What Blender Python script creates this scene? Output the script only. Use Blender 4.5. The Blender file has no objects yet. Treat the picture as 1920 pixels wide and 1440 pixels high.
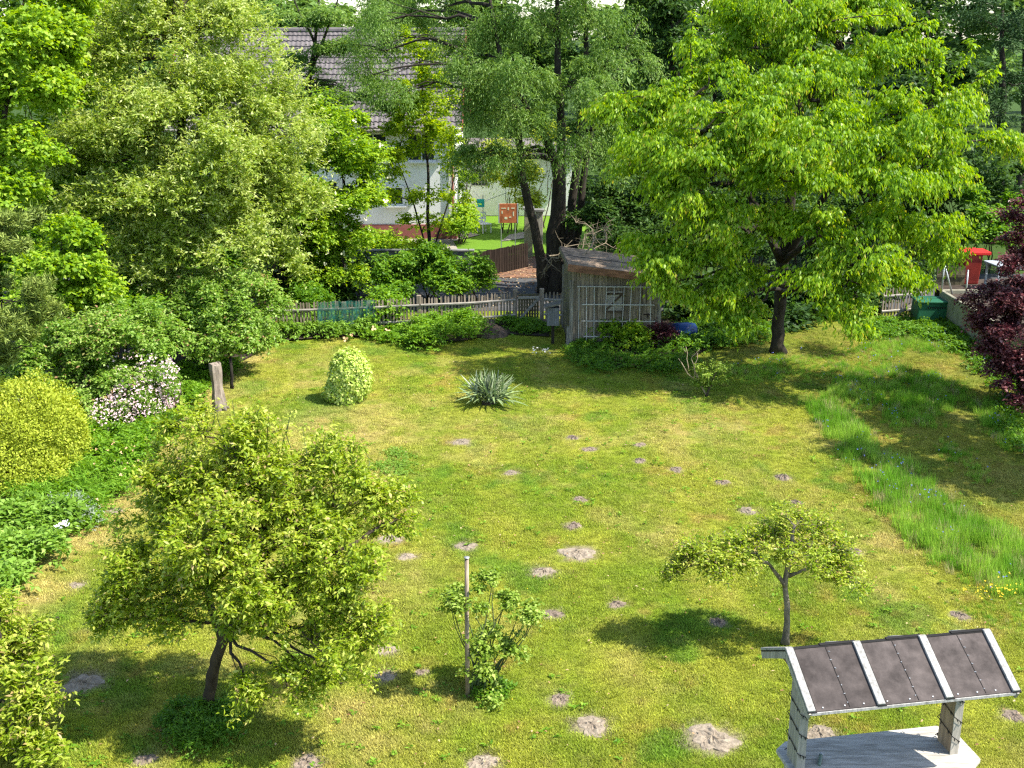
import bpy, math, random
import numpy as np
from math import radians, sin, cos, pi
from mathutils import Vector

sc = bpy.context.scene
COL = sc.collection
# ------------------------------------------------------------------ camera, light, exposure
PITCH = radians(16.7); F = 2200.0; H = 9.0
cam = bpy.data.objects.new("camera", bpy.data.cameras.new("camera"))
COL.objects.link(cam); sc.camera = cam
cam.location = (0, 0, H); cam.rotation_euler = (pi/2 - PITCH, 0, 0)
cam.data.sensor_width = 36; cam.data.lens = 36*F/1920; cam.data.clip_end = 3000; cam.data.clip_start = .1
SUN_EL = radians(54.0)
LX, LY = -0.966, 0.26          # the way shadows fall
sv = Vector((-LX*cos(SUN_EL), -LY*cos(SUN_EL), sin(SUN_EL)))   # towards the sun
w = bpy.data.worlds.new("World"); sc.world = w; w.use_nodes = True
nt = w.node_tree; bg = nt.nodes["Background"]
sky = nt.nodes.new("ShaderNodeTexSky"); sky.sky_type = 'NISHITA'; sky.sun_disc = False
sky.sun_elevation = SUN_EL; sky.sun_rotation = math.atan2(sv.x, sv.y); sky.altitude = 400
sky.air_density = 1.0; sky.dust_density = 1.0; sky.ozone_density = 1.0
nt.links.new(sky.outputs[0], bg.inputs[0]); bg.inputs[1].default_value = 0.15
sl = bpy.data.lights.new("sun", 'SUN'); sl.energy = 4.6; sl.angle = radians(.55); sl.color = (1, .95, .86)
so = bpy.data.objects.new("sun", sl); COL.objects.link(so)
so.rotation_euler = sv.to_track_quat('Z', 'Y').to_euler(); so.location = sv*60
sc.view_settings.view_transform = 'Standard'; sc.view_settings.look = 'None'
sc.view_settings.gamma = 1; sc.view_settings.use_curve_mapping = False
sc.view_settings.exposure = 1.12
sc.cycles.max_bounces = 8; sc.cycles.diffuse_bounces = 5; sc.cycles.glossy_bounces = 2
sc.cycles.transmission_bounces = 6; sc.cycles.transparent_max_bounces = 4
sc.cycles.caustics_reflective = False; sc.cycles.caustics_refractive = False
sc.cycles.use_denoising = False
try: sc.cycles.denoising_prefilter = 'ACCURATE'
except Exception: pass
sc.cycles.filter_width = 1.3

# ------------------------------------------------------------------ pixel -> place
FW = np.array((0, cos(PITCH), -sin(PITCH))); UP = np.array((0, sin(PITCH), cos(PITCH))); RT = np.array((1., 0, 0))
def ray(px, py):
    return FW + RT*((px-960)/F) - UP*((py-720)/F)
def G(px, py, z=0.0):
    r = ray(px, py); return np.array((0, 0, H)) + r*((z-H)/r[2])
def Dp(px, py, Y):
    r = ray(px, py); return np.array((0, 0, H)) + r*(Y/r[1])
def scale_at(p):   # metres per photo pixel
    return float(np.dot(np.array(p)-np.array((0, 0, H)), FW))/F
def poly_world(pts, z=0): return np.array([G(x, y, z)[:2] for x, y in pts])
def inside(P, poly):
    x, y = P[:, 0], P[:, 1]; c = np.zeros(len(P), bool); n = len(poly); j = n-1
    for i in range(n):
        xi, yi = poly[i]; xj, yj = poly[j]
        if yi != yj:
            c ^= ((yi > y) != (yj > y)) & (x < (xj-xi)*(y-yi)/(yj-yi)+xi)
        j = i
    return c
def dist_line(P, line):
    d = np.full(len(P), 1e9)
    for a, b in zip(line[:-1], line[1:]):
        ab = b-a; t = np.clip(((P-a)@ab)/(ab@ab), 0, 1)
        d = np.minimum(d, np.linalg.norm(P-(a+t[:, None]*ab), axis=1))
    return d
_lat = np.random.default_rng(5).random((257, 257))
def vnoise(x, y):
    xi = np.floor(x).astype(int); yi = np.floor(y).astype(int); fx = x-xi; fy = y-yi
    fx = fx*fx*(3-2*fx); fy = fy*fy*(3-2*fy)
    a = _lat[xi % 256, yi % 256]; b = _lat[(xi+1) % 256, yi % 256]; c = _lat[xi % 256, (yi+1) % 256]; d = _lat[(xi+1) % 256, (yi+1) % 256]
    return (a*(1-fx)+b*fx)*(1-fy)+(c*(1-fx)+d*fx)*fy
def fbm(x, y, o=4):
    s = 0; a = .5; t = 0
    for k in range(o):
        s = s+a*vnoise(x*2**k+17.3*k, y*2**k+9.1*k); t += a; a *= .55
    return s/t
def ss(a, b, x):
    t = np.clip((x-a)/(b-a), 0, 1); return t*t*(3-2*t)

# ------------------------------------------------------------------ materials
def new_mat(name):
    m = bpy.data.materials.new(name); m.use_nodes = True
    n = m.node_tree.nodes; n.clear()
    out = n.new("ShaderNodeOutputMaterial"); return m, m.node_tree, out
def solid(name, col, rough=.8, noise=.25, scale=8.0, bump=.3, stretch=(1, 1, 1), col2=None, metal=0, spec=.3, bscale=None):
    m, t, out = new_mat(name); N = t.nodes.new
    tc = N("ShaderNodeTexCoord"); mp = N("ShaderNodeMapping"); mp.inputs['Scale'].default_value = stretch
    ge = N("ShaderNodeNewGeometry")
    t.links.new(ge.outputs['Position'], mp.inputs[0])
    oi = N("ShaderNodeObjectInfo"); ad = N("ShaderNodeVectorMath"); ad.operation = 'ADD'
    sc_ = N("ShaderNodeVectorMath"); sc_.operation = 'SCALE'; sc_.inputs['Scale'].default_value = 37.0
    cb = N("ShaderNodeCombineXYZ")
    t.links.new(oi.outputs['Random'], cb.inputs[0]); t.links.new(oi.outputs['Random'], cb.inputs[1])
    t.links.new(cb.outputs[0], sc_.inputs[0]); t.links.new(mp.outputs[0], ad.inputs[0]); t.links.new(sc_.outputs[0], ad.inputs[1])
    nz = N("ShaderNodeTexNoise"); nz.inputs['Scale'].default_value = scale; nz.inputs['Detail'].default_value = 5; nz.inputs['Roughness'].default_value = .65
    t.links.new(ad.outputs[0], nz.inputs['Vector'])
    mx = N("ShaderNodeMix"); mx.data_type = 'RGBA'
    c2 = col2 or tuple(c*(1-noise*1.6) for c in col); c1 = tuple(min(1, c*(1+noise*.7)) for c in col)
    mx.inputs['A'].default_value = (*c2, 1); mx.inputs['B'].default_value = (*c1, 1)
    mr = N("ShaderNodeMapRange"); mr.inputs[1].default_value = .3; mr.inputs[2].default_value = .7
    t.links.new(nz.outputs[0], mr.inputs[0]); t.links.new(mr.outputs[0], mx.inputs['Factor'])
    hv = N("ShaderNodeHueSaturation"); mr2 = N("ShaderNodeMapRange"); mr2.inputs[3].default_value = 1-noise*.55; mr2.inputs[4].default_value = 1+noise*.45
    t.links.new(oi.outputs['Random'], mr2.inputs[0]); t.links.new(mr2.outputs[0], hv.inputs['Value']); t.links.new(mx.outputs['Result'], hv.inputs['Color'])
    b = N("ShaderNodeBsdfPrincipled"); b.inputs['Roughness'].default_value = rough; b.inputs['Metallic'].default_value = metal
    b.inputs['Specular IOR Level'].default_value = spec
    t.links.new(hv.outputs[0], b.inputs['Base Color'])
    if bump:
        bp = N("ShaderNodeBump"); bp.inputs['Strength'].default_value = bump; bp.inputs['Distance'].default_value = .02
        t.links.new(nz.outputs[0], bp.inputs['Height']); t.links.new(bp.outputs[0], b.inputs['Normal'])
    t.links.new(b.outputs[0], out.inputs[0]); return m
def leaf_mat(name, dark, mid, light, trans=.4, rough=.5, spec=.35, tip=None):
    m, t, out = new_mat(name); N = t.nodes.new
    at = N("ShaderNodeAttribute"); at.attribute_name = "tint"
    cr = N("ShaderNodeValToRGB"); e = cr.color_ramp.elements
    e[0].position = 0; e[0].color = (*dark, 1); e[1].position = 1; e[1].color = (*(tip or light), 1)
    a = e.new(.45); a.color = (*mid, 1); a = e.new(.9); a.color = (*light, 1)
    t.links.new(at.outputs['Fac'], cr.inputs[0])
    b = N("ShaderNodeBsdfPrincipled"); b.inputs['Roughness'].default_value = rough+.03; b.inputs['Specular IOR Level'].default_value = spec*.6
    t.links.new(cr.outputs[0], b.inputs['Base Color'])
    tr = N("ShaderNodeBsdfTranslucent"); hv = N("ShaderNodeHueSaturation"); hv.inputs['Hue'].default_value = .485
    hv.inputs['Saturation'].default_value = 1.1; hv.inputs['Value'].default_value = 1.25
    t.links.new(cr.outputs[0], hv.inputs['Color']); t.links.new(hv.outputs[0], tr.inputs[0])
    mx = N("ShaderNodeMixShader"); mx.inputs[0].default_value = trans
    t.links.new(b.outputs[0], mx.inputs[1]); t.links.new(tr.outputs[0], mx.inputs[2]); t.links.new(mx.outputs[0], out.inputs[0])
    return m
M = {}
M['bark'] = solid('bark', (.075, .055, .036), .95, .4, 9, .9, (1, 1, .3))
M['bark_dark'] = solid('bark_dark', (.045, .036, .026), .95, .4, 9, .9, (1, 1, .3))
M['bark_grey'] = solid('bark_grey', (.20, .17, .13), .95, .4, 12, .9, (1, 1, .35))
M['stem_green'] = solid('stem_green', (.08, .11, .04), .8, .3, 9, .2)
M['dead_wood'] = solid('dead_wood', (.34, .27, .18), .9, .3, 9, .4)
M['trellis'] = solid('trellis_wood', (.52, .51, .47), .85, .25, 5, .3, (5, 5, 1), spec=.1)
M['red_dark'] = solid('dark_red_plastic', (.28, .03, .022), .55, .2, 4, 0)
M['old_wood'] = solid('old_wood', (.27, .245, .20), .95, .45, 4, .5, (6, 6, .5), spec=.1)
M['shed_wood'] = solid('shed_wood', (.30, .25, .185), .95, .5, 3.5, .6, (7, 7, .45), col2=(.085, .066, .046), spec=.1)
M['shed_side'] = solid('shed_side', (.25, .215, .15), .95, .45, 3.5, .5, (7, 7, .45), spec=.1)
M['fence_wood'] = solid('fence_wood', (.33, .265, .20), .95, .45, 4, .5, (6, 6, .6), spec=.1)
M['rail_wood'] = solid('rail_wood', (.36, .33, .28), .95, .3, 4, .5, (.6, 6, 6), spec=.1)
M['dark_fence'] = solid('dark_fence', (.035, .024, .018), .9, .4, 4, .4, (6, 6, .5), spec=.15)
M['lattice'] = solid('lattice', (.15, .125, .07), .95, .4, 6, .4)
M['grey_batten'] = solid('grey_batten', (.40, .385, .35), .85, .3, 5, .4, (5, 5, 2), spec=.15)
M['post_board'] = solid('post_board', (.44, .40, .33), .85, .25, 4, .35, (5, 5, .6), spec=.15)
M['brown_board'] = solid('brown_board', (.38, .27, .17), .85, .25, 4, .35, (5, 5, .6), spec=.15)
M['table_white'] = solid('table_white', (.52, .49, .43), .8, .22, 3, .4, (1, 7, 3), col2=(.24, .22, .185), spec=.2)
M['felt'] = solid('roofing_felt', (.095, .078, .070), .95, .35, 4.5, .7, spec=.25)
M['felt_edge'] = solid('felt_edge', (.02, .018, .016), .9, .2, 8, .2)
M['cable'] = solid('black_cable', (.015, .015, .015), .6, .1, 8, 0)
M['steel'] = solid('steel', (.55, .55, .53), .4, .1, 8, 0, metal=.6)
M['shed_roof'] = solid('shed_roof', (.36, .26, .18), .95, .4, 3.2, .8, col2=(.09, .068, .05), spec=.1)
M['fascia'] = solid('fascia', (.30, .15, .09), .9, .35, 4, .5, (.7, 4, 4), spec=.15)
M['white_wall'] = solid('white_render', (.80, .79, .76), .95, .06, 1.2, .1)
M['plinth'] = solid('red_plinth', (.26, .09, .075), .9, .2, 2, .2)
M['tile'] = solid('roof_tile', (.165, .145, .14), .9, .3, 1.5, .3)
M['verge'] = solid('verge_red', (.35, .10, .07), .8, .2, 4, .1)
M['win_white'] = solid('window_white', (.75, .75, .74), .5, .05, 4, 0)
M['glass'] = solid('window_glass', (.03, .035, .04), .08, .1, 2, 0, spec=.8)
M['curtain_ochre'] = solid('shutter_ochre', (.30, .22, .10), .8, .2, 4, .2)
M['asphalt'] = solid('asphalt', (.085, .085, .085), .95, .25, 1.1, .2, col2=(.06, .06, .06))
M['gravel'] = solid('gravel', (.42, .37, .31), .95, .3, 6, .6)
M['litter'] = solid('leaf_litter', (.24, .12, .07), .95, .45, 2.2, .9, col2=(.09, .065, .045))
M['soil'] = solid('soil', (.055, .04, .028), 1, .4, 5, 1)
M['fine_soil'] = solid('fine_soil', (.12, .085, .06), 1, .35, 9, 1)
M['mole'] = solid('mole_earth', (.29, .24, .175), 1, .3, 14, .8, col2=(.165, .13, .095))
M['mole_dark'] = solid('mole_earth_dark', (.27, .21, .155), 1, .3, 11, 1, col2=(.11, .085, .065))
M['concrete'] = solid('concrete', (.33, .31, .22), .95, .25, 2.5, .4, (1, 1, .5))
M['concrete_grey'] = solid('concrete_grey', (.22, .22, .20), .95, .25, 2.5, .4)
M['olive'] = solid('olive_render', (.30, .28, .18), .95, .15, 2, .2)
M['green_plastic'] = solid('green_plastic', (.02, .12, .06), .55, .12, 4, .05)
M['blue_plastic'] = solid('blue_plastic', (.01, .05, .20), .35, .1, 4, 0)
M['red_paint'] = solid('red_paint', (.62, .02, .012), .5, .12, 4, 0)
M['rust_panel'] = solid('rust_panel', (.50, .15, .06), .8, .3, 5, .2)
M['pale_grey'] = solid('pale_grey', (.38, .41, .43), .6, .1, 4, 0)
M['teal'] = solid('teal_plastic', (.02, .35, .33), .5, .1, 4, 0)
M['yellow_fl'] = solid('yellow_flower', (.85, .60, .03), .7, .1, 9, 0)
M['white_fl'] = solid('white_flower', (.80, .78, .74), .7, .05, 9, 0)
M['cream_fl'] = solid('cream_flower', (.78, .74, .52), .7, .08, 9, 0)
M['pink_fl'] = solid('pink_flower', (.76, .46, .50), .7, .12, 20, 0, col2=(.80, .66, .66))
M['blue_fl'] = solid('blue_flower', (.16, .20, .55), .7, .1, 9, 0)
M['peach_fl'] = solid('peach_flower', (.80, .48, .26), .7, .1, 9, 0)
M['box_grey'] = solid('box_grey', (.17, .175, .18), .85, .2, 5, .3, (5, 5, .6))
L = {}
L['cherry'] = leaf_mat('cherry_leaf', (.11, .25, .012), (.235, .41, .018), (.40, .56, .04), .46, .4, .5, (.44, .42, .06))
L['willow'] = leaf_mat('willow_leaf', (.17, .28, .025), (.35, .46, .065), (.66, .72, .29), .44, .4, .55)
L['maple'] = leaf_mat('maple_leaf', (.13, .27, .016), (.26, .43, .028), (.44, .59, .07), .46, .45, .4)
L['alder'] = leaf_mat('dark_willow_leaf', (.085, .18, .025), (.16, .29, .045), (.33, .46, .14), .42, .45, .4)
L['apple'] = leaf_mat('apple_leaf', (.14, .24, .012), (.30, .41, .024), (.60, .65, .13), .44, .38, .5, (.46, .34, .14))
L['rose'] = leaf_mat('rose_leaf', (.10, .19, .015), (.24, .36, .04), (.44, .54, .13), .35, .5, .35)
L['shrub'] = leaf_mat('shrub_leaf', (.10, .22, .02), (.22, .38, .045), (.44, .56, .16), .42, .42, .45, (.42, .25, .13))
L['bright'] = leaf_mat('bright_leaf', (.08, .19, .012), (.17, .34, .022), (.32, .50, .06), .4, .5, .35)
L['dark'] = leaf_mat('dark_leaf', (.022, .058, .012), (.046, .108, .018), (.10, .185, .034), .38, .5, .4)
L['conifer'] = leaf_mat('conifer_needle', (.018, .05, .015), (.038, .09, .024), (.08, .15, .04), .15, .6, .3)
L['pine'] = leaf_mat('pine_needle', (.08, .13, .02), (.19, .26, .045), (.36, .44, .10), .2, .5, .4)
L['yellow'] = leaf_mat('yellow_leaf', (.20, .26, .02), (.38, .46, .04), (.56, .62, .09), .35, .55, .3)
L['ball'] = leaf_mat('variegated_leaf', (.20, .36, .03), (.42, .56, .08), (.70, .77, .24), .3, .42, .45)
L['red'] = leaf_mat('purple_leaf', (.050, .013, .016), (.12, .032, .036), (.33, .14, .14), .38, .35, .6, (.45, .22, .22))
L['hedge'] = leaf_mat('hedge_leaf', (.06, .16, .014), (.13, .28, .022), (.26, .43, .05), .42, .45, .4)
L['bluegreen'] = leaf_mat('bluish_leaf', (.10, .20, .018), (.20, .36, .04), (.38, .53, .12), .35, .5, .35)
L['silver'] = leaf_mat('silver_leaf', (.16, .20, .15), (.26, .31, .24), (.42, .46, .38), .2, .6, .3)
L['far'] = leaf_mat('far_leaf', (.06, .13, .025), (.12, .22, .04), (.2, .32, .07), .35, .5, .3)
L['longgrass'] = leaf_mat('long_grass', (.07, .18, .012), (.13, .30, .025), (.26, .42, .07), .4, .5, .3)
L['lime'] = leaf_mat('lime_leaf', (.17, .30, .012), (.33, .48, .02), (.50, .62, .04), .5, .5, .35)
L['yucca'] = solid('yucca_leaf', (.30, .38, .17), .55, .25, 5, .1, (5, 5, 2), spec=.25, col2=(.13, .20, .07))
L['yucca_edge'] = solid('yucca_pale', (.42, .47, .30), .5, .2, 5, .1, spec=.4)

# ------------------------------------------------------------------ object helpers
def setp(o, label=None, cat=None, group=None, kind=None):
    if label: o['label'] = label
    if cat: o['category'] = cat
    if group: o['group'] = group
    if kind: o['kind'] = kind
    return o
def thing(name, label, cat, loc=(0, 0, 0), rz=0, group=None):
    o = bpy.data.objects.new(name, None); COL.objects.link(o); o.empty_display_size = .2
    o.location = tuple(float(v) for v in loc); o.rotation_euler = (0, 0, rz)
    return setp(o, label, cat, group)
def link(name, me, mat, parent=None, world=False):
    o = bpy.data.objects.new(name, me); COL.objects.link(o)
    if mat is not None and not me.materials: me.materials.append(mat)
    if parent is not None:
        o.parent = parent
        if world: o.location = -Vector(parent.location)   # mesh given in place coordinates, parent unrotated
    return o
def mesh(name, V, Fc, smooth=False):
    me = bpy.data.meshes.new(name); me.from_pydata([tuple(map(float, v)) for v in V], [], Fc); me.update()
    if smooth: me.polygons.foreach_set('use_smooth', [True]*len(me.polygons))
    return me
def quads(name, V, tint=None, smooth=False):
    """V: (n,4,3) array -> mesh of n quads"""
    n = len(V); me = bpy.data.meshes.new(name)
    me.vertices.add(n*4); me.vertices.foreach_set('co', np.ascontiguousarray(V, np.float32).ravel())
    me.loops.add(n*4); me.loops.foreach_set('vertex_index', np.arange(n*4, dtype=np.int32))
    me.polygons.add(n); me.polygons.foreach_set('loop_start', np.arange(n, dtype=np.int32)*4)
    try: me.polygons.foreach_set('loop_total', np.full(n, 4, np.int32))
    except Exception: pass
    me.update(calc_edges=True)
    if tint is not None:
        a = me.attributes.new('tint', 'FLOAT', 'POINT'); a.data.foreach_set('value', np.repeat(tint.astype(np.float32), 4))
    return me
class MB:
    def __init__(s): s.V = []; s.F = []
    def box(s, c, d, rz=0, tilt=None, bev=0):
        hx, hy, hz = d[0]/2, d[1]/2, d[2]/2; n = len(s.V)
        ca, sa = cos(rz), sin(rz)
        for z in (-hz, hz):
            for x, y in ((-hx, -hy), (hx, -hy), (hx, hy), (-hx, hy)):
                s.V.append((c[0]+x*ca-y*sa, c[1]+x*sa+y*ca, c[2]+z))
        s.F += [(n+3, n+2, n+1, n), (n+4, n+5, n+6, n+7)]+[(n+i, n+(i+1) % 4, n+4+(i+1) % 4, n+4+i) for i in range(4)]
        return s
    def beam(s, a, b, w, h, up=(0, 0, 1)):
        a = Vector(a); b = Vector(b); d = (b-a).normalized(); up = Vector(up)
        sd = d.cross(up)
        if sd.length < 1e-4: sd = d.cross(Vector((1, 0, 0)))
        sd.normalize(); u = sd.cross(d).normalized(); n = len(s.V)
        for p in (a, b):
            for x, y in ((-1, -1), (1, -1), (1, 1), (-1, 1)):
                s.V.append(tuple(p+sd*(x*w/2)+u*(y*h/2)))
        s.F += [(n+3, n+2, n+1, n), (n+4, n+5, n+6, n+7)]+[(n+i, n+(i+1) % 4, n+4+(i+1) % 4, n+4+i) for i in range(4)]
        return s
    def tube(s, pts, rad, k=6, cap=True, jit=0, rng=None):
        pts = [np.array(p, float) for p in pts]; n0 = len(s.V); m = len(pts)
        if not hasattr(rad, '__len__'): rad = [rad]*m
        ref = np.array((0.3, 1, .2))
        for i, p in enumerate(pts):
            t = pts[min(i+1, m-1)]-pts[max(i-1, 0)]; t = t/(np.linalg.norm(t)+1e-9)
            a = np.cross(t, ref); a /= np.linalg.norm(a)+1e-9; b = np.cross(t, a)
            for j in range(k):
                r = rad[i]*(1+(rng.uniform(-jit, jit) if jit else 0)); th = 2*pi*j/k
                s.V.append(tuple(p+a*(cos(th)*r)+b*(sin(th)*r)))
        for i in range(m-1):
            for j in range(k):
                q = (j+1) % k; s.F.append((n0+i*k+j, n0+i*k+q, n0+(i+1)*k+q, n0+(i+1)*k+j))
        if cap and k > 2:
            s.F.append(tuple(n0+j for j in range(k))[::-1]); s.F.append(tuple(n0+(m-1)*k+j for j in range(k)))
        return s
    def prism(s, poly, z0, z1):
        n = len(s.V); k = len(poly)
        for z in (z0, z1):
            for x, y in poly: s.V.append((x, y, z))
        s.F += [tuple(range(n+k-1, n-1, -1)), tuple(range(n+k, n+2*k))]+[(n+i, n+(i+1) % k, n+k+(i+1) % k, n+k+i) for i in range(k)]
        return s
    def make(s, name, mat, parent=None, world=False, smooth=False):
        me = mesh(name, s.V, s.F, smooth)
        bv = link(name, me, mat, parent, world); return bv
def bevel(o, w=.004, seg=1):
    m = o.modifiers.new('bevel', 'BEVEL'); m.width = w; m.segments = seg; m.limit_method = 'ANGLE'; return o

# ------------------------------------------------------------------ foliage
def norm(a): return a/(np.linalg.norm(a, axis=-1, keepdims=True)+1e-9)
def leaf_quads(rng, P, Dr, Nn, ln, wd, fold=.18):
    S = norm(np.cross(Dr, Nn)); n = norm(np.cross(S, Dr))
    ln = ln[:, None]; wd = wd[:, None]; mid = P+Dr*ln*.48
    return np.stack([P, mid+S*wd*.5+n*wd*fold, P+Dr*ln-n*ln*.10, mid-S*wd*.5+n*wd*fold], 1)
def sprigs(rng, O, D, Ls, lps, ln, wd, droop=.3, hang=.3, spread=.9, upn=1.0, jit=.35):
    n = len(O); t = (np.arange(lps)+rng.random((n, lps)))/lps; t = t*.92+.08
    P = O[:, None]+D[:, None]*(Ls[:, None]*t)[..., None]
    P[..., 2] -= droop*Ls[:, None]*t*t
    T = np.repeat(D[:, None], lps, 1).copy(); T[..., 2] -= 2*droop*t; T = norm(T)
    S = norm(np.cross(T, np.array((0, 0, 1.))+rng.normal(0, .25, T.shape))); sg = np.where(np.arange(lps) % 2 == 0, 1, -1)[None, :, None]
    R = rng.normal(0, jit, T.shape)
    dr = T*.55+S*sg*spread+R; dr[..., 2] -= hang; dr = norm(dr)
    nn = rng.normal(0, .42, T.shape); nn[..., 2] += upn; nn = nn - T*.0
    P = P.reshape(-1, 3); dr = dr.reshape(-1, 3); nn = norm(nn.reshape(-1, 3))
    k = len(P); return P, dr, nn, ln*rng.uniform(.65, 1.25, k), wd*rng.uniform(.65, 1.25, k), t.reshape(-1)
def blob_clumps(rng, blobs, csize, per):
    """blobs: (centre(3), radii(3), weight) -> clump centres, their outward directions, sizes"""
    C = []; O = []; Bi = []
    for i, (c, r, wgt) in enumerate(blobs):
        vol = (r[0]*r[1]*r[2])**(2/3)/csize**2
        k = max(3, int(per*vol*wgt))
        d = norm(rng.normal(0, 1, (k, 3))); d[:, 2] = np.where(d[:, 2] < -.35, -d[:, 2]*.6, d[:, 2]); rr = rng.random(k)**.38
        C.append(np.array(c)+d*rr[:, None]*np.array(r)); O.append(d); Bi.append(np.full(k, i))
    return np.concatenate(C), np.concatenate(O), np.concatenate(Bi)
def crown_mesh(name, rng, blobs, nleaf, leaf, wd, lps=9, slen=.5, csize=.6, per=1.6, flat=.45, up=.25, out=.7, zmin=.05, size_pow=.5, tipbias=.25, **kw):
    C, O, Bi = blob_clumps(rng, blobs, csize, per)
    k = len(C); cw = rng.uniform(.3, 1.6, k); cw /= cw.sum(); cs = csize*rng.uniform(.5, 1.35, k)
    ns = max(8, nleaf//lps); ci = rng.choice(k, ns, p=cw)
    off = norm(rng.normal(0, 1, (ns, 3)))*(rng.random(ns)**.45)[:, None]
    o = C[ci]+off*cs[ci][:, None]*np.array((1, 1, flat))
    d = off*.75+O[ci]*out+rng.normal(0, .35, (ns, 3)); d[:, 2] = d[:, 2]*.7+up; d = norm(d)
    Ls = slen*rng.uniform(.5, 1.3, ns)
    P, dr, nn, ln, ww, t = sprigs(rng, o-d*Ls[:, None]*.4, d, Ls, lps, leaf, wd, **kw)
    ctint = rng.uniform(-.13, .13, k)
    tint = np.clip(.42+np.repeat(ctint[ci], lps)+rng.normal(0, .22, len(P))+tipbias*(t-.5), 0, 1)  # random leaf tones; the wide spread also paints in pale glints
    keep = P[:, 2] > zmin
    V = leaf_quads(rng, P[keep], dr[keep], nn[keep], ln[keep], ww[keep])
    return quads(name, V, tint[keep]), C, Bi, (o, d, Ls)
def bez(a, b, sag, n=5, rng=None, wob=.0):
    a = np.array(a, float); b = np.array(b, float); m = (a*.55+b*.45); m[2] += sag
    L_ = np.linalg.norm(b-a); pts = []
    for i in range(n+1):
        t = i/n; p = a*(1-t)**2+2*m*t*(1-t)+b*t*t
        if rng is not None and 0 < i < n: p = p+rng.normal(0, wob*L_, 3)
        pts.append(p)
    return pts
def branches(mb, rng, trunk, blobs, C, Bi, r0, frac=.6, minfork=.35, k=5):
    T = np.array([p for p, r in trunk]); i0 = max(0, int(len(T)*minfork))
    ends = {}
    for i, (c, r, wgt) in enumerate(blobs):
        dd = np.linalg.norm(T[i0:]-np.array(c), axis=1)+np.maximum(0, T[i0:, 2]-c[2]+.1)*.8
        a = T[i0+int(np.argmin(dd))]
        pts = bez(a, c, .12*np.linalg.norm(a-c), 6, rng, .03)
        mb.tube(pts, [r0*(1-.75*j/6) for j in range(7)], k, rng=rng, jit=.08); ends[i] = pts
    for j in range(len(C)):
        if rng.random() > frac: continue
        pts = ends[int(Bi[j])]; q = pts[int(rng.integers(2, 7))]
        mb.tube(bez(q, C[j], .06, 3, rng, .05), [r0*.3, r0*.24, r0*.17, r0*.08], 4, cap=False)
def twigs(mb, o, d, Ls, rad, rng, frac=1, droop=.3):
    for i in range(len(o)):
        if rng.random() > frac: continue
        a = o[i]-d[i]*Ls[i]*.4; b = o[i]+d[i]*Ls[i]*.3; b = b+np.array((0, 0, -droop*Ls[i]*.4)); mb.tube([a, b], [rad, rad*.5], 3, cap=False)
def PB(specs, wdef=1.0):
    """photo-space blob list -> world ellipsoids. spec: px,py,rx,ry,Y[,depth radius m][,weight]"""
    out = []
    for s_ in specs:
        px, py, rx, ry, Y = s_[:5]; c = Dp(px, py, Y); k = scale_at(c)
        dr = s_[5] if len(s_) > 5 and s_[5] else rx*k*.9; wg = s_[6] if len(s_) > 6 else wdef
        out.append((c, np.array((rx*k, dr, ry*k*1.02)), wg))
    return out
def tree(name, label, cat, base, trunk_pts, blobs, lm, bark, nleaf, leaf, wd, seed, r_limb=.05, trunks=None, group=None, frac=.6,
         tw=0, minfork=.35, crown='crown', twr=.006, **kw):
    rng = np.random.default_rng(seed); root = thing(name, label, cat, base, 0, group)
    mb = MB(); allp = []
    for tp in ([trunk_pts] if trunk_pts else [])+(trunks or []):
        P = [np.array(p, float) for p, r in tp]; R = [r for p, r in tp]
        pts = []; rr = []
        for i in range(len(P)-1):
            for q in range(4):
                t = q/4; pts.append(P[i]*(1-t)+P[i+1]*t+(rng.normal(0, R[i]*.16, 3) if (i+q) else 0)); rr.append(R[i]*(1-t)+R[i+1]*t)
        pts.append(P[-1]); rr.append(R[-1]); rr[0] *= 1.35
        mb.tube(pts, rr, 9, rng=rng, jit=.10); allp += list(zip(pts, rr))
    if allp: mb.make('trunk', bark, root, True, True)
    me, C, Bi, spr = crown_mesh(name+'_crown', rng, blobs, nleaf, leaf, wd, **kw)
    if allp:
        bb = MB(); branches(bb, rng, allp, blobs, C, Bi, r_limb, frac, minfork)
        if tw: twigs(bb, *spr, twr, rng, tw, kw.get('droop', .3))
        bb.make('branches', bark, root, True, True)
    c = link(crown, me, lm, root, True)
    return root, blobs, rng
def flowers(root, name, mat, rng, blobs, n, size, zmin=.1, front=True, clump=0, cat_kind=None, shell=.98):
    """small cupped blossoms on the outer surface of a crown"""
    w_ = np.array([b[2]*b[1][0]*b[1][2] for b in blobs]); bi = rng.choice(len(blobs), n, p=w_/w_.sum())
    c = np.array([b[0] for b in blobs])[bi]; r = np.array([b[1] for b in blobs])[bi]
    d = norm(rng.normal(0, 1, (n, 3)))
    if front: d[:, 1] = -np.abs(d[:, 1])
    P = c+d*r*(shell+rng.uniform(0, .15, n))[:, None]; P = P[P[:, 2] > zmin]
    return petals(name, mat, rng, P, size, root)
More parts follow.
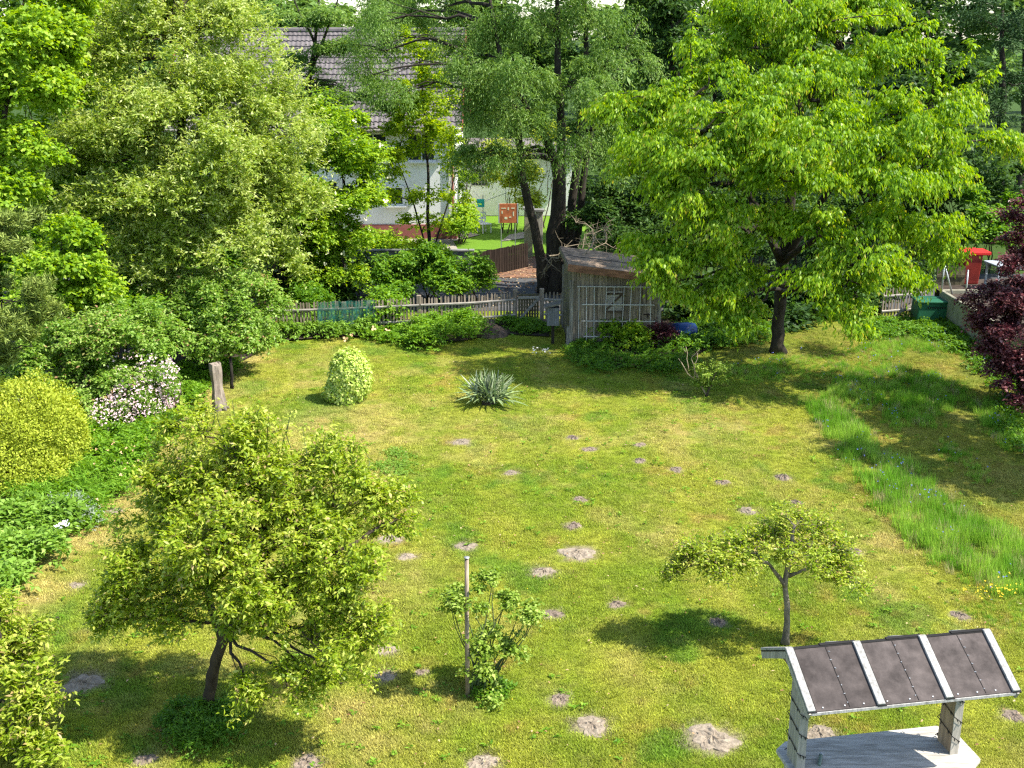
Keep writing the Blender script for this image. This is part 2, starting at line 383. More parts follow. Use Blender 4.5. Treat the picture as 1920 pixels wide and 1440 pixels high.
def petals(name, mat, rng, P, size, root=None, zface=.6):
    n = len(P); q = []
    N0 = norm(rng.normal(0, .5, (n, 3))+np.array((0, -.5, zface)))
    A = norm(np.cross(N0, rng.normal(0, 1, (n, 3)))); Bv = np.cross(N0, A)
    s_ = size*rng.uniform(.6, 1.2, (n, 1))
    for a in (0, 2.1, 4.2):
        d = A*cos(a)+Bv*sin(a); sd = A*-sin(a)+Bv*cos(a)
        q.append(np.stack([P, P+d*s_*.55+sd*s_*.42+N0*s_*.22, P+d*s_+N0*s_*.3, P+d*s_*.55-sd*s_*.42+N0*s_*.22], 1))
    me = quads(name, np.concatenate(q), np.ones(3*n))
    o = link(name, me, mat, root, root is not None); return o

# ================================================================== GROUND
bed_px = [(-80, 1180), (30, 1122), (130, 1022), (200, 952), (270, 882), (330, 802), (400, 720), (450, 690), (540, 642), (640, 634), (720, 634), (800, 648), (880, 642), (950, 628), (1045, 634)]
bed_line = poly_world(bed_px)
MOLES = [  # px, py, width px, dark?, label
 (1335, 1383, 92, 0, "large sandy molehill on the lawn, left of the roofed wooden stand"),
 (1110, 1359, 66, 0, "round grey brown molehill on the lawn below the rose bush"),
 (1085, 1036, 60, 0, "pale molehill on the middle of the lawn, largest of the far ones"),
 (1018, 1071, 42, 0, "pale sandy molehill up and to the right of the stake top"),
 (874, 1023, 38, 0, "pale sandy molehill just above the top of the wooden stake"),
 (1077, 984, 30, 1, "small dark brown molehill above the largest pale molehill"),
 (732, 1010, 44, 0, "pale molehill at the tip of the front apple tree's right branches"),
 (763, 1043, 32, 0, "little sandy molehill just below the apple tree's right branch tip"),
 (1037, 1150, 38, 1, "brown molehill touching the right side of the rose bush"),
 (728, 1217, 40, 0, "grey molehill between apple tree and rose stake, upper of two"),
 (722, 1265, 42, 0, "pale grey molehill between apple tree and rose stake, lower of two"),
 (791, 1259, 24, 1, "tiny dark molehill next to the rose bush shadow"),
 (1050, 1310, 40, 1, "dark brown molehill to the lower right of the rose bush"),
 (1157, 1131, 32, 1, "brown molehill left of the small apple tree's shadow"),
 (1346, 1166, 34, 1, "brown molehill inside the small apple tree's shadow"),
 (155, 1280, 70, 0, "long scraped molehill at the edge of the front apple tree's shadow"),
 (905, 1428, 60, 0, "grey molehill at the bottom edge of the lawn below the rose stake"),
 (575, 1428, 54, 1, "brown molehill at the lower edge of the apple tree's shadow"),
 (270, 1424, 44, 1, "dark molehill in the apple tree's shadow left of the weeds"),
 (1903, 1342, 44, 1, "brown molehill beside the right end of the roofed stand"),
 (1402, 956, 34, 0, "pale molehill above the small apple tree's crown"),
 (1355, 902, 26, 1, "dark molehill above and left of the small apple tree"),
 (1468, 893, 30, 1, "flat brown molehill between small apple tree and tall grass"),
 (1493, 940, 22, 1, "tiny brown molehill right above the small apple tree"),
 (1602, 1032, 28, 1, "faint brown molehill right of the small apple tree's crown"),
 (1088, 935, 26, 1, "small brown molehill in mid lawn above the dark conical one"),
 (958, 886, 26, 0, "small pale molehill below the spiky yucca"),
 (865, 828, 36, 0, "pale molehill lower left of the spiky yucca"),
 (1268, 878, 26, 1, "small brown molehill in a loose row on the upper lawn"),
 (1105, 842, 24, 1, "small dark molehill lower right of the yucca"),
 (1073, 820, 22, 1, "tiny molehill right below the yucca's shadow side"),
 (1200, 832, 22, 1, "tiny brown molehill below the pruned shrub"),
 (1200, 862, 24, 1, "small brown molehill below another tiny one on the upper lawn"),
 (143, 1097, 30, 0, "pale molehill beside the flower bed's lower edge"),
 (214, 957, 28, 0, "pale molehill on the dry strip along the left bed"),
 (438, 1318, 36, 1, "earth mound in shade just right of the front apple trunk"),
 (1800, 1152, 36, 1, "brown molehill right of the yellow buttercups' edge"),
 (1536, 1373, 60, 0, "grey molehill seen between the posts of the roofed stand"),
]
mole_xy = np.array([G(m[0], m[1])[:2] for m in MOLES]); mole_r = np.array([m[2]*.5*scale_at(G(m[0], m[1])) for m in MOLES])
strip_px = [(1508, 752), (1556, 756), (1610, 800), (1690, 868), (1760, 925), (1850, 985), (1930, 1022), (1960, 1130), (1890, 1120), (1820, 1100), (1762, 1075), (1722, 1025), (1668, 962), (1622, 900), (1576, 830)]
patches_px = [
 ([(1552, 738), (1590, 704), (1640, 690), (1690, 686), (1716, 706), (1680, 736), (1640, 758), (1590, 766), (1556, 760)], .20),
 ([(1700, 730), (1740, 700), (1790, 712), (1806, 748), (1766, 770), (1730, 800), (1672, 802), (1656, 780)], .22),
 ([(1350, 690), (1450, 668), (1560, 664), (1640, 640), (1700, 634), (1690, 668), (1600, 690), (1520, 712), (1400, 716)], .14),
 ([(1690, 640), (1770, 610), (1850, 640), (1900, 720), (1870, 700), (1790, 660), (1720, 660)], .16),
 ([(1820, 760), (1880, 740), (1960, 800), (1960, 860), (1890, 850)], .2),
 ([(1750, 818), (1800, 838), (1862, 898), (1850, 908), (1790, 870)], .14),
 ([(1800, 1100), (1960, 1130), (1960, 1200), (1850, 1180), (1790, 1140)], .07)]
strip_w = poly_world(strip_px); patch_w = [(poly_world(p), h) for p, h in patches_px]
dryspots = [(700, 800, 140, 1.0), (600, 690, 120, .6), (520, 850, 180, .8), (760, 1090, 110, .6), (230, 950, 90, 1), (400, 750, 70, .8), (1640, 1010, 120, .7), (1500, 1010, 90, .5), (1560, 830, 70, .6),
            (690, 1350, 120, .8), (650, 1130, 80, .4), (1300, 800, 140, .6), (1700, 1230, 120, .4), (980, 800, 100, .5), (1250, 1010, 80, .5), (80, 1110, 70, 1)]
dry_w = [(G(x, y)[:2], r*scale_at(G(x, y)), k) for x, y, r, k in dryspots]
def lawn_rgb(X, Y):
    P = np.stack([X, Y], 1)
    ca = np.array((.205, .280, .018)); cb = np.array((.325, .345, .036)); cs = np.array((.46, .385, .12)); co = np.array((.35, .22, .055)); cg = np.array((.110, .235, .014))
    n1 = fbm(X*.55+3, Y*.4+8, 4); n2 = fbm(X*1.9+31, Y*1.5+7, 4); n3 = fbm(X*4.2, Y*4.2+50, 3); n4 = fbm(X*.9+70, Y*.6+20, 3); n5 = fbm(X*9+5, Y*9, 2)
    # mowing tracks fan out from the camera side
    an = np.arctan2(X-1.5, Y+10); st = .5+.5*np.sin(an*95+fbm(X*.3, Y*.3, 2)*3)
    f = ss(.30, .68, n1*.55+n2*.3+st*.15)[:, None]; c = ca*(1-f)+cb*f
    g = (ss(.52, .68, n4)*ss(.38, .6, n2)*.75)[:, None]; c = c*(1-g)+cg*g
    o = (ss(.56, .74, fbm(X*1.3+90, Y*1.1+44, 4))*ss(.4, .65, n3)*.5)[:, None]; c = c*(1-o)+co*o
    dry = ss(.54, .76, fbm(X*1.1+12, Y*.9+3, 4))*.38+.22*ss(.55, .8, n3)
    for q, r, k in dry_w:
        dd = np.hypot(X-q[0], (Y-q[1])*.7)/r; dry = dry+k*.7*np.exp(-dd*dd*1.4)*ss(.25, .6, n2*.6+n3*.4)
    dl = dist_line(P, bed_line); dry = dry+np.exp(-(dl/.55)**2)*.8*ss(.2, .6, n2)*(Y < 33)
    dry = np.clip(dry, 0, .95)[:, None]; c = c*(1-dry)+cs*dry
    # duller brown tint over the right side and far right of the lawn
    dm = ss(6.5, 9.5, X-(Y-25)*.0)*ss(18, 21, Y)*.85
    dm = np.maximum(dm, ss(30.5, 33, Y)*ss(1, 3, X)*.6)[:, None]
    c = c*(1-dm*.45)+np.array((.24, .20, .045))*dm*.45
    bare = np.zeros(len(X))
    for q, r in zip(mole_xy, mole_r):
        dd = np.hypot(X-q[0], Y-q[1])/r; bare = np.maximum(bare, 1-ss(.8, 1.55, dd+(n5-.5)*.9))
    b = bare[:, None]; c = c*(1-b*.85)+np.array((.33, .265, .19))*b*.85
    n6 = fbm(X*22+5, Y*22, 2); c = c*(.50+.45*n5+.55*n6)[:, None]
    return np.clip(c, 0, 1), bare
M['litter'], M['gravel']
def graded(lo, hi, step, far):
    a = list(np.arange(lo, hi, step)); s_ = step; v = hi; up = []
    while v < far: up.append(v); s_ = min(s_*1.35, 120); v += s_
    s_ = step; v = lo-step; dn = []
    while v > -far: dn.append(v); s_ = min(s_*1.35, 120); v -= s_
    return np.array(dn[::-1]+a+up)
def ground():
    xs = graded(-11, 13.5, .10, 900); ys = graded(12, 38, .10, 1500); ys = ys[ys > -300]
    X, Y = np.meshgrid(xs, ys); X = X.ravel(); Y = Y.ravel(); nx, ny = len(xs), len(ys)
    c, bare = lawn_rgb(X, Y)
    Z = .05*(fbm(X*.25+5, Y*.25+5, 3)-.5)+.02*(fbm(X*1.6, Y*1.6+3, 2)-.5)-.02
    near = (X > -12) & (X < 14) & (Y > 11) & (Y < 39); Z = np.where(near, Z, -.03)
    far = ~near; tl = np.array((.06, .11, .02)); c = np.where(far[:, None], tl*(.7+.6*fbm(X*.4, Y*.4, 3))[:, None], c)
    sunny = ((Y > 47.5) & (Y < 70) & (X > -13) & (X < 3.5))[:, None]; c = np.where(sunny, np.array((.17, .32, .03))*(.8+.4*fbm(X*1.4, Y*1.4, 3))[:, None], c)  # sunlit brightness of the grass beyond the lane put into its colour
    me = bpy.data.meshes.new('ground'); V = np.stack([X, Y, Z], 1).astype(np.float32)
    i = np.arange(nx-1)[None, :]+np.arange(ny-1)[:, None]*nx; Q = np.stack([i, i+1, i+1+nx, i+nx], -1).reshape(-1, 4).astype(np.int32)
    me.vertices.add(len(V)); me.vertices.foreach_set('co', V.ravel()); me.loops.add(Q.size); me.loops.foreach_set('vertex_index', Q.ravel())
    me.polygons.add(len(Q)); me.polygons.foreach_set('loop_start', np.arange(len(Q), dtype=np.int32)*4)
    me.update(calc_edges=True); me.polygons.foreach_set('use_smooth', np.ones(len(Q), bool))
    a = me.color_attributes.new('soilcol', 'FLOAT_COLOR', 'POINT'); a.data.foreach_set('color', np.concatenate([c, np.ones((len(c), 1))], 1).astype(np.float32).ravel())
    m, t, out = new_mat('lawn'); N = t.nodes.new
    at = N("ShaderNodeAttribute"); at.attribute_name = 'soilcol'; ge = N("ShaderNodeNewGeometry")
    n1 = N("ShaderNodeTexNoise"); n1.inputs['Scale'].default_value = 34; n1.inputs['Detail'].default_value = 4; n1.inputs['Roughness'].default_value = .75
    t.links.new(ge.outputs['Position'], n1.inputs['Vector'])
    mr = N("ShaderNodeMapRange"); mr.inputs[1].default_value = .3; mr.inputs[2].default_value = .7; mr.inputs[3].default_value = .3; mr.inputs[4].default_value = 1.15
    t.links.new(n1.outputs[0], mr.inputs[0]); ml = N("ShaderNodeVectorMath"); ml.operation = 'SCALE'
    t.links.new(at.outputs['Color'], ml.inputs[0]); t.links.new(mr.outputs[0], ml.inputs['Scale'])
    b = N("ShaderNodeBsdfPrincipled"); b.inputs['Roughness'].default_value = .95; b.inputs['Specular IOR Level'].default_value = .1
    t.links.new(ml.outputs[0], b.inputs['Base Color'])
    bp = N("ShaderNodeBump"); bp.inputs['Strength'].default_value = .9; bp.inputs['Distance'].default_value = .03
    t.links.new(n1.outputs[0], bp.inputs['Height']); t.links.new(bp.outputs[0], b.inputs['Normal']); t.links.new(b.outputs[0], out.inputs[0])
    o = link('ground', me, m); setp(o, "mown yellow green lawn with dry patches between the trees", None, None, 'structure')
    return o
ground()
def gz(x, y): return float(.05*(fbm(np.array([x])*.25+5, np.array([y])*.25+5, 3)-.5)[0]+.02*(fbm(np.array([x])*1.6, np.array([y])*1.6+3, 2)-.5)[0]-.02)

# ---- short grass, instanced tufts with the lawn's own colours
def tuft_mesh(name, n, r, h, wd, seed, lean=.5):
    rng = np.random.default_rng(seed); a = rng.uniform(0, 2*pi, n); q = r*np.sqrt(rng.random(n))
    B = np.stack([q*np.cos(a), q*np.sin(a), np.full(n, -.015)], 1); hh = h*rng.uniform(.5, 1.2, n)
    th = rng.uniform(0, 2*pi, n); ld = np.stack([np.cos(th), np.sin(th), np.zeros(n)], 1); sd = np.stack([-np.sin(th), np.cos(th), np.zeros(n)], 1)
    L1 = rng.uniform(0, lean, n)[:, None]*hh[:, None]
    top = B+ld*L1+np.array((0, 0, 1.))*hh[:, None]; V = np.stack([B-sd*wd/2, B+sd*wd/2, top], 1).reshape(-1, 3)
    me = mesh(name, V, [(3*i, 3*i+1, 3*i+2) for i in range(n)]); return me
def gn_scatter(name, proto_me, P, Sc, col, label, mat):
    proto_me.materials.clear(); proto_me.materials.append(mat)
    po = bpy.data.objects.new(name+'_blades', proto_me)
    me = bpy.data.meshes.new(name); me.vertices.add(len(P)); me.vertices.foreach_set('co', P.astype(np.float32).ravel())
    a = me.attributes.new('scl', 'FLOAT', 'POINT'); a.data.foreach_set('value', Sc.astype(np.float32))
    a = me.attributes.new('rz', 'FLOAT', 'POINT'); a.data.foreach_set('value', np.random.default_rng(3).uniform(0, 6.28, len(P)).astype(np.float32))
    a = me.attributes.new('gcol', 'FLOAT_VECTOR', 'POINT'); a.data.foreach_set('vector', col.astype(np.float32).ravel())
    me.update(); o = bpy.data.objects.new(name, me); COL.objects.link(o); me.materials.append(mat)
    ng = bpy.data.node_groups.new(name, 'GeometryNodeTree')
    ng.interface.new_socket('Geometry', in_out='INPUT', socket_type='NodeSocketGeometry'); ng.interface.new_socket('Geometry', in_out='OUTPUT', socket_type='NodeSocketGeometry')
    N = ng.nodes.new; gi = N('NodeGroupInput'); go = N('NodeGroupOutput'); oi = N('GeometryNodeObjectInfo'); oi.inputs['Object'].default_value = po; oi.transform_space = 'ORIGINAL'
    ip = N('GeometryNodeInstanceOnPoints'); s1 = N('GeometryNodeInputNamedAttribute'); s1.data_type = 'FLOAT'; s1.inputs[0].default_value = 'scl'
    s2 = N('GeometryNodeInputNamedAttribute'); s2.data_type = 'FLOAT'; s2.inputs[0].default_value = 'rz'
    cx = N('ShaderNodeCombineXYZ'); l = ng.links.new
    l(s2.outputs[0], cx.inputs[2]); l(gi.outputs[0], ip.inputs['Points']); l(oi.outputs['Geometry'], ip.inputs['Instance'])
    l(cx.outputs[0], ip.inputs['Rotation']); l(s1.outputs[0], ip.inputs['Scale']); l(ip.outputs[0], go.inputs[0])
    md = o.modifiers.new('scatter', 'NODES'); md.node_group = ng
    setp(o, label, None, None, 'stuff'); return o
def grass_mat(name, gain, trans=.3):
    m, t, out = new_mat(name); N = t.nodes.new
    at = N("ShaderNodeAttribute"); at.attribute_name = 'gcol'; at.attribute_type = 'INSTANCER'
    ge = N("ShaderNodeNewGeometry"); mr = N("ShaderNodeMapRange"); mr.inputs[3].default_value = .42*gain; mr.inputs[4].default_value = 1.62*gain
    t.links.new(ge.outputs['Random Per Island'], mr.inputs[0]); ml = N("ShaderNodeVectorMath"); ml.operation = 'SCALE'
    t.links.new(at.outputs['Vector'], ml.inputs[0]); t.links.new(mr.outputs[0], ml.inputs['Scale'])
    b = N("ShaderNodeBsdfPrincipled"); b.inputs['Roughness'].default_value = .6; b.inputs['Specular IOR Level'].default_value = .25
    tr = N("ShaderNodeBsdfTranslucent"); mx = N("ShaderNodeMixShader"); mx.inputs[0].default_value = trans
    t.links.new(ml.outputs[0], b.inputs['Base Color']); t.links.new(ml.outputs[0], tr.inputs[0])
    t.links.new(b.outputs[0], mx.inputs[1]); t.links.new(tr.outputs[0], mx.inputs[2]); t.links.new(mx.outputs[0], out.inputs[0]); return m
def lawn_points():
    rng = np.random.default_rng(77); n = 135000
    Y = 12.3+ (38-12.3)*rng.random(n)**1.25; X = rng.uniform(-1, 1, n)*(Y*.958+2.6)*.46
    P = np.stack([X, Y], 1)
    bedpoly = np.vstack([bed_line, [[2, 45], [-40, 45], [-40, 12]]])
    ok = ~inside(P, bedpoly) & (X < 13.6) & (Y < 36)
    for q, r in zip(mole_xy, mole_r):
        d = np.hypot(X-q[0], Y-q[1])/r; ok &= (d > .95+rng.random(n)*.5)
    X, Y = X[ok], Y[ok]; c, bare = lawn_rgb(X, Y)
    Z = .05*(fbm(X*.25+5, Y*.25+5, 3)-.5)+.02*(fbm(X*1.6, Y*1.6+3, 2)-.5)-.02
    s_ = (.55+.7*fbm(X*1.2+9, Y*1.2, 3))*rng.uniform(.7, 1.25, len(X))
    return np.stack([X, Y, Z], 1), s_, c
P_, S_, C_ = lawn_points()
gn_scatter('lawn_grass', tuft_mesh('lawn_tuft', 30, .10, .050, .015, 4, 1.3), P_, S_, C_, "short mown grass blades covering the lawn", grass_mat('lawn_blade', 1.18))
def long_points():
    rng = np.random.default_rng(78); Ps = []; Ss = []; 
    for poly, h in [(strip_w, .26)]+patch_w:
        lo = poly.min(0); hi = poly.max(0); area = float(np.prod(hi-lo)); n = int(area*75)
        q = rng.uniform(lo, hi, (n, 2)); e = inside(q, poly); q = q[e]+rng.normal(0, .14, (int(e.sum()), 2))
        w_ = fbm(q[:, 0]*1.3+4, q[:, 1]*1.3, 3); keep = rng.random(len(q)) < ss(.2, .5, w_)*1.1+.25; q = q[keep]; w_ = w_[keep]
        Ps.append(q); Ss.append(h/.26*(.45+w_*.95)*rng.uniform(.7, 1.2, len(q)))
    q = np.concatenate(Ps); s_ = np.concatenate(Ss); X, Y = q.T
    f = ss(.3, .7, fbm(X*1.7, Y*1.7+5, 3))[:, None]; c = np.array((.15, .34, .016))*(1-f)+np.array((.32, .50, .05))*f; dr_ = (rng.random(len(X)) < .10)[:, None]; c = np.where(dr_, np.array((.42, .38, .16)), c)
    return np.stack([X, Y, np.full(len(X), -.02)], 1), s_, c, q
P_, S_, C_, LQ = long_points()
gn_scatter('long_grass', tuft_mesh('long_tuft', 34, .13, .27, .012, 9, .9), P_, S_, C_, "tall unmown bright green grass strip along the right of the lawn", grass_mat('long_blade', 1.0, .4))
# ---- molehills: low lumpy mounds
rngm = random.Random(3)
for i, (px, py, wpx, dk, lb) in enumerate(MOLES):
    p = G(px, py); r = float(mole_r[i])*1.02; k = 30; V = [(0, 0, .16*r)]; Fc = []
    hgt = (.06+.06*rngm.random())*(1.9 if dk and wpx < 35 else 1); rings = 7
    ph = [rngm.uniform(0, 6.28) for _ in range(4)]
    for a in range(1, rings+1):
        for b in range(k):
            th = 2*pi*b/k; q = a/rings
            rr = r*q*(1+.22*sin(2*th+ph[0])+.14*sin(3*th+ph[1])+.10*sin(7*th+ph[2]))*(1+rngm.uniform(-.10, .10))
            z = r*hgt*(1-q*q)*(1+rngm.uniform(-.8, 1.0))+rngm.uniform(-.008, .014)*(1-q*.7)-(.02 if a == rings else 0)
            V.append((rr*cos(th), rr*sin(th)*.95, z))
    for b in range(k): Fc.append((0, 1+b, 1+(b+1) % k))
    for a in range(rings-1):
        for b in range(k): Fc.append((1+a*k+b, 1+(a+1)*k+b, 1+(a+1)*k+(b+1) % k, 1+a*k+(b+1) % k))
    o = link('molehill', mesh('molehill', V, Fc, False), M['mole_dark' if dk else 'mole'])
    o.location = (p[0], p[1], gz(p[0], p[1])+.004); setp(o, lb, 'molehill', 'molehills dotted over the lawn')

# ---- flat areas of the setting
def sheet(name, pts, z, mat, kind='structure', label=None):
    me = mesh(name, [(x, y, z) for x, y in pts], [tuple(range(len(pts)))]); o = link(name, me, mat); setp(o, label, None, None, kind); return o
ext = np.vstack([bed_line, [[bed_line[-1][0]+.1, 37.2], [-20, 37.2], [-20, 14]]])[:, :2]
sheet('bed_soil', [(p[0]-.25, p[1]+.12) for p in ext], .028, M['soil'], label="dark soil of the planted borders")
sheet('shed_bed_soil', [tuple(G(x, y)[:2]) for x, y in ((1060, 650), (1080, 680), (1130, 690), (1270, 690), (1310, 665), (1370, 630), (1380, 600), (1060, 600))], .03, M['soil'])
sheet('lane', [(-60, 38.6), (60, 38.6), (60, 44.6), (6, 45.0), (-1, 44.4), (-60, 43.2)], .0, M['asphalt'], label="grey asphalt lane behind the picket fence")
sheet('leaf_litter', [(-1.2, 44.2), (1.0, 44.0), (5.0, 44.4), (5.5, 49.5), (1.2, 49), (-.6, 46.4)], .02, M['litter'], 'stuff', "reddish brown fallen leaves on the verge of the lane")
sheet('gravel_path', [tuple(G(x, y)[:2]) for x, y in ((580, 462), (700, 470), (860, 470), (850, 452), (900, 440), (868, 432), (870, 420), (780, 440), (600, 440))], .0, M['gravel'], label="pale gravel path along the white house")
sheet('side_path', [tuple(G(x, y)[:2]) for x, y in ((940, 452), (985, 446), (985, 434), (955, 440))], .0, M['gravel'], label="pale gravel by the gate pillar")

# ================================================================== HOUSE
def house():
    x1 = float(Dp(855, 430, 53)[0]); x0 = x1-12.5; yw = 53.0; dep = 9.0; ez = 5.45; rz_ = 9.0
    t = thing('white_house', "white rendered house with grey brown tiled roof and dark red plinth behind the trees", 'house', ((x0+x1)/2, yw+dep/2, 0))
    # walls with openings on the front
    wins = [(Dp(608, 358, yw)[0], Dp(608, 358, yw)[2], 1.25, .95), (Dp(741, 367, yw)[0], Dp(741, 367, yw)[2], .75, .8), (Dp(700, 262, yw)[0], 4.1, 1.2, 1.2), (Dp(790, 262, yw)[0], 4.1, 1.2, 1.2), (Dp(610, 262, yw)[0], 4.1, 1.2, 1.2)]
    mb = MB(); mb.box(((x0+x1)/2, yw+dep/2, (ez+.65)/2+.0), (x1-x0, dep, ez-.65)); mb.make('wall', M['white_wall'], t, True)
    for xx in (x0, x1-.25):
        g = MB(); n = 0
        for yy, zz in ((yw, ez), (yw+dep, ez), (yw+dep/2, rz_-.15)): g.V += [(xx, yy, zz), (xx+.25, yy, zz)]
        g.F += [(n, n+2, n+4), (n+1, n+5, n+3), (n, n+4, n+5, n+1), (n+4, n+2, n+3, n+5), (n, n+1, n+3, n+2)]
        g.make('gable', M['white_wall'], t, True)
    MB().box(((x0+x1)/2, yw+dep/2, .325), (x1-x0+.1, dep+.1, .65)).make('plinth', M['plinth'], t, True)
    for (cx, cz, w_, h_) in wins:
        f = MB(); y = yw-.03
        for dx in (-w_/2, w_/2): f.box((cx+dx, y, cz), (.09, .10, h_+.09))
        for dz in (-h_/2, h_/2): f.box((cx, y-.001, cz+dz), (w_+.09, .10, .09))
        f.box((cx, y+.004, cz), (.05, .08, h_-.1)); fo = f.make('window', M['win_white'], t, True)
        p = MB().box((cx, yw-.012, cz), (w_-.08, .02, h_-.08)).make('pane', M['glass'], fo)
        s_ = MB().box((cx, yw-.11, cz-h_/2-.07), (w_+.25, .2, .05)).make('sill', M['win_white'], fo)
    # tiled slopes
    ov = .7; rows = 17; wv = .21; xa, xb = x0-.5, x1+.35; nx = int((xb-xa)/wv*4); xs = np.linspace(xa, xb, nx)
    slope = (rz_-ez)/(dep/2)
    for sg in (1, -1):
        V = []; Fc = []
        for r in range(rows):
            for e in (0, 1):
                q = (r+e*1.06)/rows; yy = -ov+(dep/2+ov)*min(q, 1); zz = ez+slope*yy+.06*(1-e)+.02
                wave = .045*np.abs(np.sin((xs-xa)/wv*pi))+.0
                for x, wq in zip(xs, wave): V.append((x, (yw+yy) if sg > 0 else (yw+dep-yy), zz+wq))
        for r in range(rows*2-1):
            for c in range(nx-1):
                a = r*nx+c; Fc.append((a, a+1, a+nx+1, a+nx))
        o = link('roof_tiles', mesh('roof_tiles', V, Fc, False), M['tile'], t, True); o['kind'] = 'stuff'
    MB().tube([(xa, yw+dep/2, rz_+.08), (xb, yw+dep/2, rz_+.08)], .13, 8).make('ridge', M['tile'], t, True)
    v = MB()
    for xx in (xa-.02, xb+.02):
        v = MB(); v.beam((xx, yw-ov, ez-slope*ov+.02), (xx, yw+dep/2, rz_+.02), .05, .2); v.beam((xx, yw+dep+ov, ez-slope*ov+.02), (xx, yw+dep/2, rz_+.02), .05, .2)
        v.make('verge_board', M['verge'], t, True)
    MB().tube([(xa, yw-ov-.06, ez-slope*ov-.02), (xb, yw-ov-.06, ez-slope*ov-.02)], .075, 8).make('gutter', M['old_wood'], t, True)
    MB().tube([(x1-.15, yw-ov, ez-.5), (x1-.12, yw-.1, ez-.9), (x1-.12, yw-.1, .7)], .05, 8).make('downpipe', M['verge'], t, True)
    sf = MB(); sf.box(((xa+xb)/2, yw-ov/2, ez-slope*ov-.05), (xb-xa, ov, .04)); sf.make('soffit', M['brown_board'], t, True)
    # outbuilding
    a = Dp(866, 392, 60)[0]; b = 3.2
    t2 = thing('white_outbuilding', "low white outbuilding with a square grid window right of the house", 'building', ((a+b)/2, 63, 0))
    MB().box(((a+b)/2, 63, 1.55), (b-a, 6, 3.1)).make('wall', M['white_wall'], t2, True)
    r_ = MB(); n = 0
    for yy, zz in ((59.4, 3.1), (63, 3.5), (66.6, 3.1)): r_.V += [(a-.4, yy, zz), (b+.4, yy, zz), (a-.4, yy, zz+.15), (b+.4, yy, zz+.15)]
    r_.F = [(0, 1, 5, 4), (4, 5, 9, 8), (2, 6, 7, 3), (6, 10, 11, 7), (0, 2, 3, 1), (8, 9, 11, 10), (0, 4, 6, 2), (4, 8, 10, 6), (1, 3, 7, 5), (5, 7, 11, 9)]
    r_.make('roof', M['tile'], t2, True)
    wc = Dp(900, 332, 60); f = MB()
    for i in range(6): f.box((wc[0]-.4+i*.16, 59.96, wc[2]), (.035, .07, .84)); f.box((wc[0], 59.955, wc[2]-.4+i*.16), (.84, .065, .035))
    fo = f.make('window', M['concrete_grey'], t2, True); MB().box((wc[0], 59.985, wc[2]), (.8, .02, .8)).make('pane', M['glass'], fo)
house()
# low wall, dark palisade, pillars, panel beyond the lane
def wall_run(name, label, cat, A, B, h, th, mat):
    A = np.array(A); B = np.array(B); t = thing(name, label, cat, (*((A+B)/2), 0))
    L_ = np.linalg.norm(B-A); rz = math.atan2(B[1]-A[1], B[0]-A[0])
    bevel(MB().box((*((A+B)/2), h/2-.02), (L_, th, h), rz).make('wall_body', mat, t, True), .01)
    bevel(MB().box((*((A+B)/2), h+.02), (L_+.06, th+.08, .06), rz).make('coping', M['concrete_grey'], t, True), .01); return t
A_ = G(560, 470, .95)[:2]; B_ = G(888, 470, .95)[:2]
wall_run('garden_wall', "low grey concrete wall behind the hedge across the lane", 'wall', A_, B_, .95, .2, M['concrete_grey'])
def palisade():
    a = G(888, 474, 1.0)[:2]; m = G(950, 463, 1.0)[:2]; b = G(990, 452, 1.05)[:2]
    t = thing('palisade_fence', "dark brown vertical board fence curving up to the gate pillar", 'fence', (*m, 0))
    me = MB().box((0, 0, .5), (.12, .022, 1.0)).make('board', M['dark_fence'], t); first = True
    pts = [a, m, b]
    for i in range(2):
        s_, e = pts[i], pts[i+1]; L_ = np.linalg.norm(e-s_); rz = math.atan2(e[1]-s_[1], e[0]-s_[0]); n = int(L_/.135)
        for k in range(n):
            q = s_+(e-s_)*(k+.5)/n; o = me if first else me.copy(); first = False
            if o is not me: COL.objects.link(o); o.parent = t
            o.location = (q[0]-m[0], q[1]-m[1], random.Random(k).uniform(-.02, .02)); o.rotation_euler = (0, 0, rz)
        r = MB()
        for z in (.25, .8): r.beam((*(s_+np.array((0, .05))), z), (*(e+np.array((0, .05))), z), .05, .08)
        r.make('rail', M['dark_fence'], t, True)
palisade()
def pillar(px0, px1, ytop, Y, name, label, mat, dep):
    a = Dp(px0, ytop, Y); b = Dp(px1, ytop, Y); h = float(a[2]); c = (a+b)/2
    t = thing(name, label, 'gate pillar', (c[0], Y, 0)); w_ = float(b[0]-a[0])
    bevel(MB().box((0, 0, h/2), (w_, dep, h)).make('shaft', mat, t), .015); bevel(MB().box((0, 0, h+.04), (w_+.12, dep+.12, .1)).make('cap', M['concrete_grey'], t), .015)
pillar(983, 999, 392, 48.5, 'gate_pillar', "olive rendered gate pillar left of the pale post by the lane", M['olive'], .35)
pillar(1004, 1018, 396, 49.4, 'gate_pillar', "pale grey post with wide cap behind the leaning trunk", M['post_board'], .3)
